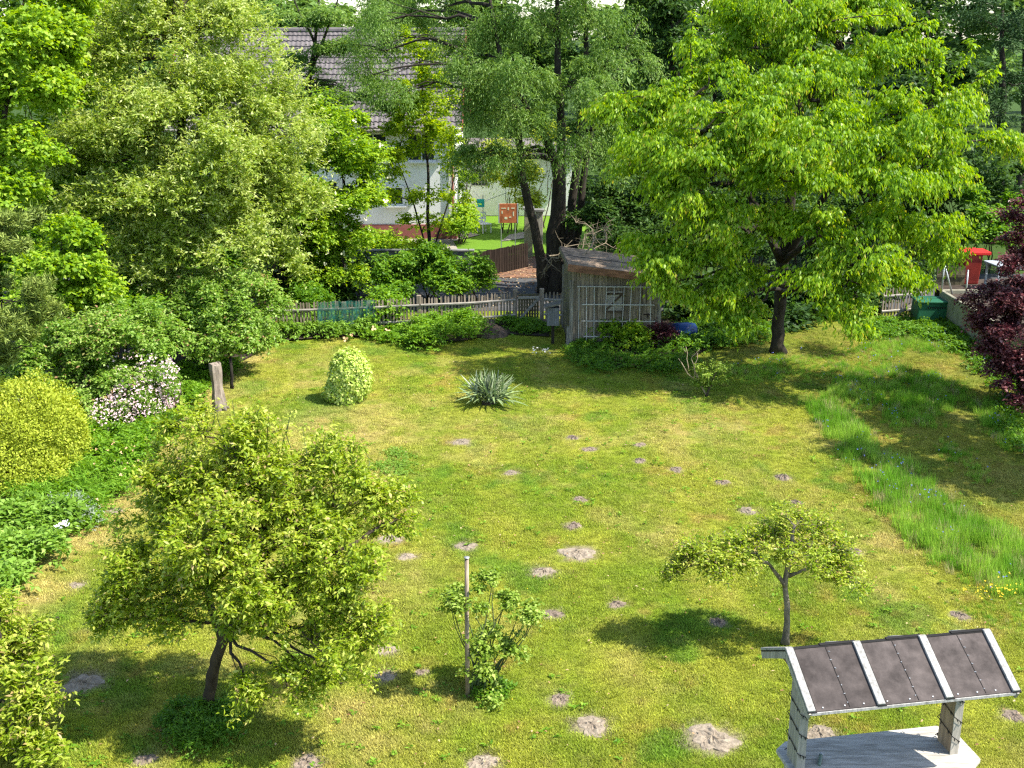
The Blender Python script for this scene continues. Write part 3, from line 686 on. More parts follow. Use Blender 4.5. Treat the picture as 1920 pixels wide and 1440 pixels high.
def rust_sign():
    c = Dp(953, 400, 50); t = thing('rusty_panel', "square rust orange panel with pale marks on thin legs in the neighbour's grass", 'panel', (c[0], 50, 0))
    w_ = .80; h_ = .82; z = float(c[2])
    bevel(MB().box((0, 0, z), (w_, .05, h_)).make('board', M['rust_panel'], t), .01)
    MB().box((-w_/2, 0, z), (.05, .07, h_+.02)).make('edge_strip', M['pale_grey'], t); MB().box((w_/2, 0, z), (.05, .07, h_+.02)).make('edge_strip', M['pale_grey'], t)
    MB().box((-.3, .04, (z-h_/2)/2), (.04, .03, z-h_/2)).box((.3, .04, (z-h_/2)/2), (.04, .03, z-h_/2)).make('leg', M['steel'], t)
    for x, zz, a, b in ((-.2, .22, .2, .04), (.0, .2, .06, .12), (.2, .22, .14, .05), (-.1, -.2, .12, .1), (.08, -.16, .1, .05), (.22, -.02, .05, .2), (-.26, .05, .05, .12)): MB().box((x, -.028, z+zz), (a, .006, b)).make('mark', M['cream_fl'], t)
rust_sign()
def laundry():
    b = G(918, 432); t = thing('clothes_airer', "teal and white rotary clothes airer in the neighbour's garden", 'clothes airer', (b[0]-.3, 55, 0))
    MB().tube([(0, 0, 0), (0, 0, 1.7)], .03, 8).make('pole', M['steel'], t)
    m = MB()
    for a in range(4): m.beam((0, 0, 1.4), (1.2*cos(a*pi/2+.4), 1.2*sin(a*pi/2+.4), 1.75), .03, .03)
    m.make('arm', M['win_white'], t)
    MB().box((-.1, -.1, 1.35), (.35, .2, .35)).make('peg_bag', M['teal'], t)
laundry()
def chair(px, py, rz, lb):
    b = G(px, py); t = thing('garden_chair', lb, 'chair', b, rz)
    MB().box((0, 0, .42), (.5, .5, .04)).make('seat', M['win_white'], t); MB().box((0, .25, .68), (.5, .04, .5)).make('backrest', M['win_white'], t)
    for x in (-.22, .22):
        for y in (-.22, .22): MB().box((x, y, .2), (.04, .04, .4)).make('leg', M['win_white'], t)
chair(908, 436, .6, "small white garden chair on the neighbour's grass beyond the lane")

# ================================================================== PICKET FENCE
fa = G(500, 569, 1.05)[:2]; fb = G(785, 558, 1.05)[:2]; fc = G(966, 548, 1.05)[:2]; fd = G(1016, 547, 1.05)[:2]; fe = G(1056, 548, 1.05)[:2]
def picket_mesh():
    p = MB(); w_, h_, t_ = .052, 1.03, .022; n = 0
    prof = [(-w_/2, 0), (w_/2, 0), (w_/2, h_-.03), (w_*.28, h_), (-w_*.28, h_), (-w_/2, h_-.03)]
    k = len(prof); p.V = [(x, -t_/2, z) for x, z in prof]+[(x, t_/2, z) for x, z in prof]
    p.F = [tuple(range(k)), tuple(range(2*k-1, k-1, -1))]+[(i, k+i, k+(i+1) % k, (i+1) % k) for i in range(k)]
    return mesh('picket', p.V, p.F)
PM = picket_mesh(); PM.materials.append(M['fence_wood'])
def picket_run(root, s_, e, rail=True, pitch=.105, seed=1, h=1.0):
    r = random.Random(seed); L_ = np.linalg.norm(e-s_); d = (e-s_)/L_; rz = math.atan2(d[1], d[0]); nrm = np.array((d[1], -d[0])); n = int(L_/pitch)
    for k in range(n):
        q = s_+d*(k+.5)*L_/n; o = bpy.data.objects.new('picket', PM); COL.objects.link(o); o.parent = root
        o.location = (q[0]-root.location.x, q[1]-root.location.y, r.uniform(-.015, .02)); o.rotation_euler = (r.gauss(0, .012), r.gauss(0, .018), rz+r.gauss(0, .03)); o.scale = (r.uniform(.9, 1.15), 1, r.uniform(.985, 1.02)*h)
    if rail:
        for z in (.30, .80):
            a = s_+nrm*.035; b = e+nrm*.035
            MB().tube([(*a, z+.02), (*((a+b)/2), z-.01), (*b, z+.015)], [.04, .045, .038], 6).make('rail', M['rail_wood'], root, True)
FT = thing('picket_fence', "long weathered grey picket fence along the back of the garden", 'fence', (*fb, 0))
picket_run(FT, fa, fb, seed=1); picket_run(FT, fb+np.array((.05, 0)), fc, seed=2)
for q, h in ((fb, 1.12), (fc, 1.15), (fd, 1.15), ((fa+fb)/2, 1.0)):
    bevel(MB().box((q[0], q[1]+.03, h/2), (.14, .12, h)).make('post', M['fence_wood'], FT, True), .01)
picket_run(FT, fd+np.array((.08, 0)), fe, seed=3)
def gate():
    t = thing('lattice_gate', "brown lattice garden gate with diagonal brace left of the shed", 'gate', (*((fc+fd)/2), 0)); s_ = fc+np.array((.09, 0)); e = fd-np.array((.09, 0))
    d = e-s_; n = 8
    for k in range(n):
        q = s_+d*(k+.5)/n; MB().box((*q, .52), (.07, .015, .95), math.atan2(d[1], d[0])).make('slat', M['lattice'], t, True)
    for k in range(8):
        z = .1+k*.12; MB().beam((*(s_+np.array((0, -.016))), z), (*(e+np.array((0, -.016))), z), .012, .035).make('cross_slat', M['lattice'], t, True)
    m = MB()
    for z in (.12, .88): m.beam((*(s_+np.array((0, -.045))), z), (*(e+np.array((0, -.045))), z), .03, .08)
    m.make('rail', M['rail_wood'], t, True)
    MB().beam((*(s_+np.array((0, -.075))), .14), (*(e+np.array((0, -.075))), .86), .03, .08).make('brace', M['rail_wood'], t, True)
gate()
def net():
    m, t, out = new_mat('green_net'); N = t.nodes.new
    b = N("ShaderNodeBsdfPrincipled"); b.inputs['Base Color'].default_value = (.012, .13, .10, 1); b.inputs['Roughness'].default_value = .6
    tr = N("ShaderNodeBsdfTransparent"); mx = N("ShaderNodeMixShader"); ck = N("ShaderNodeTexNoise"); ck.inputs['Scale'].default_value = 22
    mr = N("ShaderNodeMapRange"); mr.inputs[1].default_value = .35; mr.inputs[2].default_value = .6; mr.inputs[3].default_value = .25; mr.inputs[4].default_value = .75
    ge = N("ShaderNodeNewGeometry"); t.links.new(ge.outputs['Position'], ck.inputs['Vector']); t.links.new(ck.outputs[0], mr.inputs[0])
    t.links.new(mr.outputs[0], mx.inputs[0]); t.links.new(tr.outputs[0], mx.inputs[1]); t.links.new(b.outputs[0], mx.inputs[2]); t.links.new(mx.outputs[0], out.inputs[0])
    a = fa+(fb-fa)*.33; b_ = fa+(fb-fa)*.71; rng = np.random.default_rng(8); V = []; Fc = []; nx, nz = 26, 12
    for j in range(nz+1):
        for i in range(nx+1):
            u = i/nx; v = j/nz; p = a*(1-u)+b_*u; z = 1.06-v*.72-.05*abs(sin(u*9)) if j else 1.07-.03*abs(sin(u*11))
            V.append((p[0], p[1]-.10-.03*sin(u*31+v*3)-.02*rng.random(), z))
    for j in range(nz):
        for i in range(nx): q = j*(nx+1)+i; Fc.append((q, q+1, q+nx+2, q+nx+1))
    o = link('garden_net', mesh('garden_net', V, Fc, True), m); setp(o, "crumpled dark green net hanging over the picket fence", 'net')
net()

# ================================================================== SHED
def shed():
    fl = np.array((1.75, 33.85)); fr = fl+np.array((2.62, .12)); d = (fr-fl)/np.linalg.norm(fr-fl); bk = np.array((-d[1], d[0])); W = np.linalg.norm(fr-fl); Dd = 2.5
    t = thing('garden_shed', "weathered grey board shed with sloping brown felt roof under the cherry tree", 'shed', (*((fl+fr)/2+bk*Dd/2), 0))
    r = random.Random(5); zt = lambda u: 2.38-.36*u/W
    def wall(s_, dd, L_, zf, mat, pitch, off):
        n = int(L_/pitch); u = 0; nr = np.array((dd[1], -dd[0]))
        for k in range(n):
            wv = L_/n; q = s_+dd*(k+.5)*wv+nr*r.uniform(-.006, .006); h = zf((k+.5)*wv)-.02
            MB().box((*q, h/2), (wv-.008, .024, h+r.uniform(-.02, .01)), math.atan2(dd[1], dd[0])).make('board', mat, t, True)
    wall(fl, d, W, zt, M['shed_wood'], .125, 0)
    wall(fl+bk*Dd, d, W, zt, M['shed_side'], .25, 0)
    wall(fl+bk*.02, bk, Dd-.02, lambda u: 2.38, M['shed_side'], .16, 0)
    wall(fr+bk*.02, bk, Dd-.02, lambda u: 2.0, M['shed_side'], .16, 0)
    c = MB()
    for q in (fl, fr, fl+bk*Dd, fr+bk*Dd): c.box((q[0], q[1]-.0, 1.0), (.11, .11, 2.0))
    c.make('corner_post', M['old_wood'], t, True)
    # dark inner body
    # roof slab: local corners
    def P(u, v, z): q = fl+d*u+bk*v; return (q[0], q[1], z)
    ul, ur, vf, vb = -.12, W+.55, -.28, Dd+.25
    zz = lambda u: 2.44-.36*u/W; th = .09
    V = []; Fc = []; nx, ny = 18, 6
    for j in range(ny+1):
        for i in range(nx+1):
            u = ul+(ur-ul)*i/nx; v = vf+(vb-vf)*j/ny; V.append(P(u, v, zz(u)+th+.012*(r.random()-.5)))
    for j in range(ny):
        for i in range(nx): q = j*(nx+1)+i; Fc.append((q, q+1, q+nx+2, q+nx+1))
    n = len(V)
    for (u, v) in ((ul, vf), (ur, vf), (ur, vb), (ul, vb)): V.append(P(u, v, zz(u)+th)); V.append(P(u, v, zz(u)))
    Fc += [(n, n+1, n+3, n+2), (n+2, n+3, n+5, n+4), (n+4, n+5, n+7, n+6), (n+6, n+7, n+1, n), (n+1, n+7, n+5, n+3)]
    link('roof', mesh('roof', V, Fc), M['shed_roof'], t, True)
    for j, v in enumerate((1.2,)):    # felt laps
        MB().beam(P(ul, v, zz(ul)+th+.008), P(ur, v, zz(ur)+th+.008), .05, .012).make('felt_lap', M['felt'], t, True)
    MB().beam(P(ul-.02, vf-.015, zz(ul)+.0), P(ur, vf-.015, zz(ur)+.0), .028, .21).make('fascia', M['fascia'], t, True)
    MB().beam(P(ul-.015, vf, zz(ul)+.0), P(ul-.015, vb, zz(ul)+.0), .028, .13).make('barge_board', M['shed_side'], t, True)
    # trellis in front
    tr = []
    for k, u in enumerate((.22, .46, .68, .98, 1.26, 1.5, 1.72, 2.02, 2.36)):
        MB().beam(P(u, -.09, .15), P(u+r.uniform(-.05, .05), -.09, 1.86), .026, .02).make('trellis_bar', M['trellis'], t, True)
    for z, a, b in ((1.84, .16, 2.45), (1.30, .30, 2.45), (.80, .30, 2.5), (.33, .35, 2.0)):
        MB().beam(P(a, -.115, z+.02), P(b, -.115, z-.02), .02, .032).make('trellis_bar', M['trellis'], t, True)
    # shuttered hatch with Z brace
    h = MB(); h.beam(P(1.02, -.045, 1.38), P(1.5, -.045, 1.38), .02, .62); ho = h.make('hatch', M['rail_wood'], t, True)
    MB().beam(P(1.02, -.065, 1.62), P(1.5, -.065, 1.62), .02, .05).make('brace', M['bark'], ho); MB().beam(P(1.04, -.066, 1.14), P(1.48, -.066, 1.60), .02, .05).make('brace', M['bark'], ho)
    MB().beam(P(1.02, -.065, 1.08), P(1.5, -.065, 1.08), .02, .05).make('brace', M['bark'], ho)
    MB().beam(P(2.15, -.05, .98), P(2.4, -.05, .98), .02, .035).beam(P(2.28, -.05, .86), P(2.28, -.05, .98), .02, .03).make('latch', M['dark_fence'], t, True)
    # lean plank at the left
    MB().beam(P(-.1, -.05, 0), P(-.06, .1, .6), .1, .03).make('plank', M['old_wood'], t, True)
shed()
def nest_box():
    c = Dp(1037, 590, 34.2); b = (c[0], 34.2, 0); t = thing('nesting_box', "grey wooden nesting box with sloping lid on a post left of the shed", 'nesting box', b)
    z = float(c[2])-.02
    MB().beam((0, .02, 0), (0, .02, z-.3), .09, .09).make('post', M['bark_dark'], t)
    for dx in (-.14, -.07, 0, .07, .14): MB().box((dx, -.16, z), (.066, .02, .52)).make('board', M['box_grey'], t)
    MB().box((-.175, 0, z), (.02, .3, .52)).box((.175, 0, z), (.02, .3, .52)).box((0, .15, z), (.33, .02, .52)).box((0, 0, z-.27), (.37, .34, .025)).make('box_body', M['box_grey'], t)
    MB().beam((-.27, -.02, z+.28), (.24, -.02, z+.40), .46, .04).make('lid', M['old_wood'], t)
nest_box()
# brush wood beside and on the shed
def brush(name, label, specs, seed, mat):
    rng = np.random.default_rng(seed); c = specs[0][0]; t = thing(name, label, 'branches', c); mb = MB()
    for a, b, r in specs:
        pts = bez(a, b, .15, 6, rng, .05); mb.tube(pts, [r*(1-.8*i/6) for i in range(7)], 5, cap=False)
        for k in range(7):
            q = pts[int(rng.integers(2, 6))]; e = q+norm(rng.normal(0, 1, 3)+norm(np.array(b)-np.array(a))*1.2)*rng.uniform(.3, .8); p2 = bez(q, e, .08, 4, rng, .07); mb.tube(p2, [r*.4, r*.34, r*.26, r*.18, r*.08], 4, cap=False)
            for _ in range(2):
                e2 = p2[2]+norm(rng.normal(0, 1, 3))*rng.uniform(.15, .35); mb.tube([p2[2], e2], [r*.2, r*.08], 3, cap=False)
    mb.make('branch', mat, t, True, True)
brush('dead_branches', "heap of bare pale dead branches lying over the shed roof's back edge",
      [(Dp(1085, 492, 35.5), Dp(1150, 420, 37), .035), (Dp(1045, 480, 36.4), Dp(1130, 430, 38.5), .03), (Dp(1120, 475, 36.5), Dp(1080, 405, 38), .03),
       (Dp(1030, 480, 38.5), Dp(1120, 455, 38.8), .03), (Dp(1050, 478, 36), Dp(1016, 520, 36.2), .025), (Dp(1110, 470, 38.), Dp(1190, 450, 38.5), .025)], 5, M['dead_wood'])
# blue barrel
def barrel():
    c = G(1278, 640); t = thing('blue_barrel', "blue plastic barrel lying in the undergrowth right of the shed", 'barrel', (c[0], c[1], 0), .15)
    x = [-.42, -.38, -.2, -.18, 0, .18, .2, .38, .42]; r = [.22, .27, .285, .30, .29, .30, .285, .27, .22]
    MB().tube([(a, 0, .29) for a in x], r, 20).make('drum', M['blue_plastic'], t, False, True)
    MB().tube([(.42, 0, .29), (.445, 0, .29)], .19, 18).make('lid', M['blue_plastic'], t)
barrel()

# ================================================================== right boundary: wall, bin, gate, poles, neighbour's things
def right_side():
    t = thing('retaining_wall', "olive grey concrete panel wall running along the right boundary", 'wall', (13.9, 31, 0)); y = 37.3; k = 0
    while y > 22:
        bevel(MB().box((13.92, y-.62, .5), (.12, 1.22, 1.0+.01*(k % 3))).make('panel', M['concrete'], t, True), .012); y -= 1.245; k += 1
    bevel(MB().box((14.6, 37.3, .5), (1.3, .12, 1.0)).make('panel', M['concrete'], t, True), .012)
    sheet('terrace', [(14.0, 20), (40, 20), (40, 44), (14.0, 37.2+2)], .88, M['soil'], label="raised neighbouring ground behind the concrete wall")
    b = G(1742, 606); t = thing('compost_bin', "dark green plastic compost bin with slotted side in the far right corner", 'compost bin', (b[0], b[1]+.1, 0), -.06)
    w_, d_, h = .98, .85, .72; m = MB(); n = 8
    V = []
    for z, s_ in ((0, 1.0), (h, .94)):
        for x, y in ((-1, -1), (1, -1), (1, 1), (-1, 1)): V.append((x*w_/2*s_, y*d_/2*s_, z))
    bevel(link('body', mesh('body', V, [(3, 2, 1, 0), (4, 5, 6, 7), (0, 1, 5, 4), (1, 2, 6, 5), (2, 3, 7, 6), (3, 0, 4, 7)]), M['green_plastic'], t), .03, 2)
    bevel(MB().box((0, 0, h+.03), (w_+.04, d_+.04, .07)).make('lid', M['green_plastic'], t), .025, 2)
    for k in range(8): MB().box((-.16+k*.075, -d_/2*.95-.006, h*.80), (.035, .014, .07)).make('slot', M['cable'], t)
    # little picket section and boarded gate behind
    s_ = G(1655, 545, 1.0)[:2]; e = G(1742, 533, 1.05)[:2]
    t = thing('picket_fence', "short brown picket fence section with diagonal brace behind the compost bin", 'fence', (*((s_+e)/2), 0))
    picket_run(t, s_, e, True, .125, 9, 1.0); MB().beam((*(s_+(e-s_)*.25+np.array((0, -.07))), .08), (*(s_+(e-s_)*.95+np.array((0, -.07))), .72), .03, .07).make('brace', M['rail_wood'], t, True)
    c = G(1750, 556, .3); t = thing('board_gate', "dark wooden board gate in the far right corner", 'gate', (c[0]+.2, 38.6, 0))
    for k in range(6): MB().box((-.4+k*.16, 0, .75), (.15, .03, 1.5)).make('board', M['lattice'], t)
    MB().box((0, -.03, .4), (.95, .03, .1)).box((0, -.03, 1.2), (.95, .03, .1)).make('rail', M['lattice'], t)
    # galvanised poles with strut
    for (px0, py0, px1, py1, Y, lb) in ((1766, 545, 1771, 490, 37.2, "galvanised fence pole at the corner of the concrete wall"), (1785, 553, 1770, 492, 36.9, "slanting galvanised strut leaning on the corner fence pole"), (1810, 562, 1815, 508, 36.0, "upright galvanised fence pole in front of the red bin")):
        a = Dp(px0, py0, Y); a[2] = .95; b_ = Dp(px1, py1, Y); tt = thing('metal_pole', lb, 'pole', a)
        MB().tube([a, b_], .028, 8).make('tube', M['steel'], tt, True, True); MB().tube([b_, b_+np.array((0, 0, .03))], [.034, .02], 8).make('cap', M['steel'], tt, True, True)
    # red bin
    a = Dp(1812, 548, 39); t = thing('red_bin', "tall bright red waste bin standing behind the wall on the right", 'waste bin', (a[0], 39, .88))
    V = []
    for z, s_ in ((0, .85), (1.0, 1.0)):
        for x, y in ((-1, -1), (1, -1), (1, 1), (-1, 1)): V.append((x*.3*s_, y*.33*s_, z))
    bevel(link('body', mesh('body', V, [(3, 2, 1, 0), (4, 5, 6, 7), (0, 1, 5, 4), (1, 2, 6, 5), (2, 3, 7, 6), (3, 0, 4, 7)]), M['red_dark'], t), .03, 2)
    bevel(MB().box((.1, 0, 1.05), (.9, .74, .12)).make('lid', M['red_paint'], t), .03, 2); MB().tube([(-.3, .38, 1.1), (.3, .38, 1.1)], .025, 8).make('handle', M['red_paint'], t)
    a = Dp(1886, 560, 38.4); t = thing('patio_table', "pale grey slatted patio table behind the purple leaved shrub", 'table', (a[0], 38, .88), .1)
    for k in range(9): MB().box((0, -.45+k*.11, .86), (1.7, .095, .03)).make('slat', M['pale_grey'], t)
    for x in (-.75, .75):
        for y in (-.4, .4): MB().box((x, y, .42), (.06, .06, .84)).make('leg', M['pale_grey'], t)
    MB().box((0, -.46, .78), (1.6, .03, .08)).box((0, .46, .78), (1.6, .03, .08)).make('apron', M['pale_grey'], t)
right_side()

# ================================================================== ROOFED STAND (front right)
def stand():
    u = Vector((.985, .172, 0)).normalized(); v = Vector((u.y, -u.x, 0)); R0 = Vector((3.04, 11.5, 2.5)); W = 2.36; run = .66; rise = .37
    c = R0+u*W/2; t = thing('roofed_stand', "weathered wooden stand with grey felt gable roof and white table top", 'garden stand', (c.x, c.y, 0))
    o0 = Vector((c.x, c.y, 0))
    def P(a, b, z): q = u*(a-W/2)+v*b; return Vector((q.x, q.y, z))     # local to root
    def slab(name, pts, th, mat, par):
        V = [tuple(p) for p in pts]; n_ = (pts[1]-pts[0]).cross(pts[3]-pts[0]).normalized()
        if n_.z < 0: n_ = -n_
        V += [tuple(p-n_*th) for p in pts]; return link(name, mesh(name, V, [(0, 1, 2, 3), (7, 6, 5, 4), (0, 4, 5, 1), (1, 5, 6, 2), (2, 6, 7, 3), (3, 7, 4, 0)]), mat, par)
    rng = random.Random(2)
    sl = lambda b: 2.5-rise*abs(b)/run
    N_ = Vector((0, 0, 1))
    # three lapped felt panels, front and back; each a step higher to the right
    cuts = [0, .79, 1.575, 2.36]
    for k in range(3):
        a0, a1 = cuts[k]+.02, cuts[k+1]+.0; st = .0
        for sg in (1, -1):
            pn = slab('felt_panel', [P(a0, 0, sl(0)+.004), P(a1, 0, sl(0)+.004), P(a1, sg*(run-.0), sl(run)+.004), P(a0, sg*run, sl(run)+.004)], .02, M['felt'], t)
            # lap line with clout nails
            am = a0+(a1-a0)*.52
            MB().beam(P(am, sg*.01, sl(.01)+.0065), P(am+.02, sg*(run-.01), sl(run-.01)+.0065), .006, .004).make('lap_seam', M['felt_edge'], pn)
            if sg > 0:
                for q in range(7):
                    b = .06+q*.09; p = P(am+.015+rng.uniform(-.01, .01), b, sl(b)+.008); MB().box(p, (.022, .010, .005), rng.uniform(0, 3)).make('nail', M['steel'], pn)
                for q in range(3):
                    p = P(a0+.1+q*.22+rng.uniform(-.05, .05), run-.03, sl(run-.03)+.008); MB().box(p, (.02, .012, .006), 1).make('nail', M['win_white'], pn)
        MB().beam(P(a0-.02, -.02, sl(.02)+.014), P(a1-.0, -.02, sl(.02)+.014), .05, .012).make('ridge_cap', M['felt_edge'], t)
        if k < 3:
            pp = P(a1-.24, -.05, sl(.05)+.02); MB().beam(P(a1-.42, -.035, sl(.035)+.028), P(a1, -.035, sl(.035)+.028), .05, .022).make('ridge_batten', M['felt_edge'], t)
    # rafters / battens on top of felt
    for k, a in enumerate((.0, .79, 1.575, 2.36)):
        for sg in (1, -1):
            q0 = P(a, -sg*.0, sl(0)+.022); q1 = P(a, sg*(run+.01), sl(run+.01)+.022)
            bevel(MB().beam(q0, q1, .085, .03).make('batten', M['grey_batten'], t), .004)
            MB().beam(q0-N_*.024+u*.012, q1-N_*.024+u*.012, .10, .018).make('felt_strip', M['felt_edge'], t)
    # side barge boards, purlins
    for a in (-.02, 2.38):
        for sg in (1, -1): MB().beam(P(a, 0, sl(0)-.05), P(a, sg*run, sl(run)-.05), .025, .09).make('barge_board', M['post_board'], t)
    for sg in (1, -1):
        MB().beam(P(-.0, sg*(run-.0), sl(run)-.022), P(2.36, sg*(run-.0), sl(run)-.022), .022, .03).make('eave_board', M['grey_batten'], t)
    MB().beam(P(.0, 0, sl(0)-.12), P(2.36, 0, sl(0)-.12), .06, .1).make('ridge_beam', M['brown_board'], t)
    for a in (.12, 2.08):   # gable cheeks under the roof
        V = []; 
        for da in (-.02, .02):
            for b, z in ((-.42, 2.18), (.42, 2.18), (.06, 2.40), (-.06, 2.40)): V.append(tuple(P(a+da, b, z)))
        link('gable_board', mesh('gable_board', V, [(0, 1, 2, 3), (7, 6, 5, 4), (0, 4, 5, 1), (1, 5, 6, 2), (2, 6, 7, 3), (3, 7, 4, 0)]), M['brown_board'], t)
    # posts: boards with a slim facing strip
    for a, m_ in ((.17, M['post_board']), (2.04, M['brown_board'])):
        p = MB().beam(P(a, 0, -.02), P(a, 0, 2.34), .30, .07, up=tuple(u)); bevel(p.make('post', m_, t), .006)
        MB().beam(P(a+.0, .157, -.02), P(a+.0, .157, 2.2), .012, .10, up=tuple(u)).make('facing_strip', M['post_board'], t)
    # table top, octagonal corners
    cx = .16; poly = []
    a0, a1, b0, b1 = .07, 2.30, -.42, .42
    for a, b in ((a0+cx, b0), (a1-cx, b0), (a1, b0+cx*.8), (a1, b1-cx*.8), (a1-cx, b1), (a0+cx, b1), (a0, b1-cx*.8), (a0, b0+cx*.8)):
        q = P(a, b, 0); poly.append((q.x, q.y))
    mb = MB().prism(poly, .99, 1.05); mb.F[0] = mb.F[0]; tp = mb.make('table_top', M['table_white'], t); bevel(tp, .012, 2)
    MB().beam(P(.15, .3, .95), P(2.1, .3, .95), .05, .08).make('apron', M['brown_board'], t); MB().beam(P(.15, -.3, .95), P(2.1, -.3, .95), .05, .08).make('apron', M['brown_board'], t)
    for a in (.25, 2.0):
        for b in (-.3, .3): MB().beam(P(a, b, -.02), P(a, b, .94), .09, .09).make('leg', M['post_board'], t)
    # cable lights round the posts
    for a, lb, ph in ((.17, "black string of lights wound round the left post of the roofed stand", 0.), (2.04, "black string of lights wound round the right post of the roofed stand", 1.3)):
        s_ = thing('string_lights', lb, 'string lights', tuple(o0+P(a, 0, 1.2)), 0, 'strings of lights on the roofed stand'); pts = []
        hx, hy = .048, .178; loop = [(-hx, -hy), (hx, -hy), (hx, hy), (-hx, hy)]
        nz = 4
        for k in range(nz*4+1):
            q = loop[k % 4]; z = 1.1+k*(1.0/(nz*4))+rng.uniform(-.01, .01); w_ = P(a+q[0], q[1], z)
            pts.append(tuple(o0+w_))
        MB().tube(pts, .0055, 5).make('cable', M['cable'], s_, True)
        bm = MB()
        for i in range(len(pts)-1):
            for f in (.3, .75):
                p = np.array(pts[i])*(1-f)+np.array(pts[i+1])*f; bm.tube([p, p+np.array((rng.uniform(-.01, .01), -.012, -.03))], [.007, .005], 5)
        bm.make('bulb', M['cable'], s_, True)
    g = Vector(tuple(G(1537, 1428, 1.05))); tb = thing('green_tube', "small grey green tube lying on the white table top", 'tube', (g.x, g.y, 1.052))
    MB().tube([(-.03, -.09, .022), (.035, .09, .022)], .020, 12).make('barrel', solid('tube_green', (.16, .22, .17), .5, .1, 5, 0), tb, False, True)
    MB().tube([(.035, .09, .022), (.042, .11, .022)], .024, 12).make('cap', M['pale_grey'], tb, False, True)
stand()

# ================================================================== SMALL THINGS ON THE LAWN
def stump():
    b = G(411, 766); tp = Dp(411, 682, b[1]); h = float(tp[2]); t = thing('wooden_stump', "upright weathered grey tree stump at the edge of the left bed", 'stump', b)
    rng = np.random.default_rng(4); V = []; Fc = []; k = 18; rings = 12
    for i in range(rings+1):
        q = i/rings; r0 = .135+.05*(1-q)**3+.012*sin(q*9)
        for j in range(k):
            th = 2*pi*j/k; r = r0*(1+.10*sin(3*th+q*2)+.06*sin(7*th+1)+rng.uniform(-.03, .03)); V.append((r*cos(th)-.03*q, r*sin(th), h*q*(1+.03*sin(2*th)*q)-.03*(i == 0)))
    for i in range(rings):
        for j in range(k): a = i*k+j; b_ = i*k+(j+1) % k; Fc.append((a, b_, b_+k, a+k))
    Fc.append(tuple(rings*k+j for j in range(k)))
    link('trunk', mesh('trunk', V, Fc, False), solid('stump_wood', (.34, .28, .22), .95, .4, 5, .9, (3, 3, .5), col2=(.11, .085, .065)), t)
    m = MB()
    for a, r in ((-.6, .09), (.2, .07), (1.3, .08), (-1.6, .08)): m.tube([(.1*cos(a), .1*sin(a)-.02, .12), (.2*cos(a), .2*sin(a), .02), (.26*cos(a), .26*sin(a), -.02)], [r*.8, r*.6, r*.2], 6)
    m.make('root', M['bark_grey'], t, False, True)
stump()
def yucca():
    b = G(916, 756); t = thing('yucca', "spiky grey green yucca clump in the middle of the upper lawn", 'yucca', b); rng = random.Random(9); ms = []
    for q in range(6):
        ln = .78+.07*q; curve = (.03, .10, .2, .32, .5, .7)[q]; V = []; Fc = []; n = 7
        for i in range(n+1):
            s_ = i/n; w_ = .034*min(1, s_*5+.5)*(1-s_**3)+.001; x = ln*s_*(1-.1*curve*s_); z = -curve*ln*s_*s_*.55
            w_ *= 1.15; V += [(x, -w_, z+.016), (x, 0, z), (x, w_, z+.016)]
        for i in range(n): a = i*3; Fc += [(a, a+3, a+4, a+1), (a+1, a+4, a+5, a+2)]
        me = mesh('leaf', V, Fc, True); me.materials.append(L['yucca'] if q % 3 else L['yucca_edge']); ms.append(me)
    for i in range(210):
        f = rng.random(); el = pi/2-f**.9*1.15; el += rng.gauss(0, .08); q = min(5, max(0, int(f*5.6+rng.uniform(-1, 1))))
        o = bpy.data.objects.new('leaf', ms[q]); COL.objects.link(o); o.parent = t
        az = rng.uniform(0, 2*pi); cx, cy = rng.gauss(0, .17), rng.gauss(0, .12)
        o.location = (cx, cy, .06+rng.random()*.1); o.rotation_euler = (rng.gauss(0, .3), -el, az); s_ = rng.uniform(.68, .95)*(1.0 if f < .3 else .92); o.scale = (s_, s_, s_)
        o.rotation_mode = 'XYZ'
    MB().tube([(0, 0, -.03), (0, 0, .2)], [.2, .1], 9).make('base', M['bark'], t)
yucca()
def shell_bush(name, label, cat, blobs, lm, n, leaf, wd, seed, base, lump=.07, freq=9, inner=.80, upn=.5, out=.35, stray=.035):
    rng = np.random.default_rng(seed); root = thing(name, label, cat, base); wt = np.array([b[1][0]*b[1][2] for b in blobs]); bi = rng.choice(len(blobs), n, p=wt/wt.sum()); d = norm(rng.normal(0, 1, (n, 3)))
    cc = np.array([q[0] for q in blobs])[bi]; rr = np.array([q[1] for q in blobs])[bi]
    lm_ = 1+lump*(np.sin(d[:, 0]*freq+d[:, 2]*(freq-2)+bi*2)*np.cos(d[:, 1]*(freq-1)+d[:, 0]*3)+.6*np.sin(d[:, 2]*freq*2.1+d[:, 0]*freq*1.3))
    P = cc+d*rr*(lm_*(inner+(1-inner)*rng.random(n)**.5))[:, None]; keep = P[:, 2] > .02; P, d = P[keep], d[keep]; n = len(P)
    dr = norm(norm(np.cross(d, rng.normal(0, 1, (n, 3))))+d*out+np.array((0, 0, .15))); nn = norm(d+rng.normal(0, .35, (n, 3))+np.array((0, 0, upn)))
    P = P+d*(rng.exponential(1, (n, 1))*stray); V = leaf_quads(rng, P, dr, nn, leaf*rng.uniform(.65, 1.35, n), wd*rng.uniform(.65, 1.35, n)); link('foliage', quads('foliage', V, np.clip(rng.normal(.5, .24, n), 0, 1)), lm, root, True)
    m = MB(); m.tube([base, np.array(blobs[0][0])*.6+np.array(base)*.4, blobs[0][0]], [.06, .045, .02], 6); m.make('stem', M['bark'], root, True, True); return root
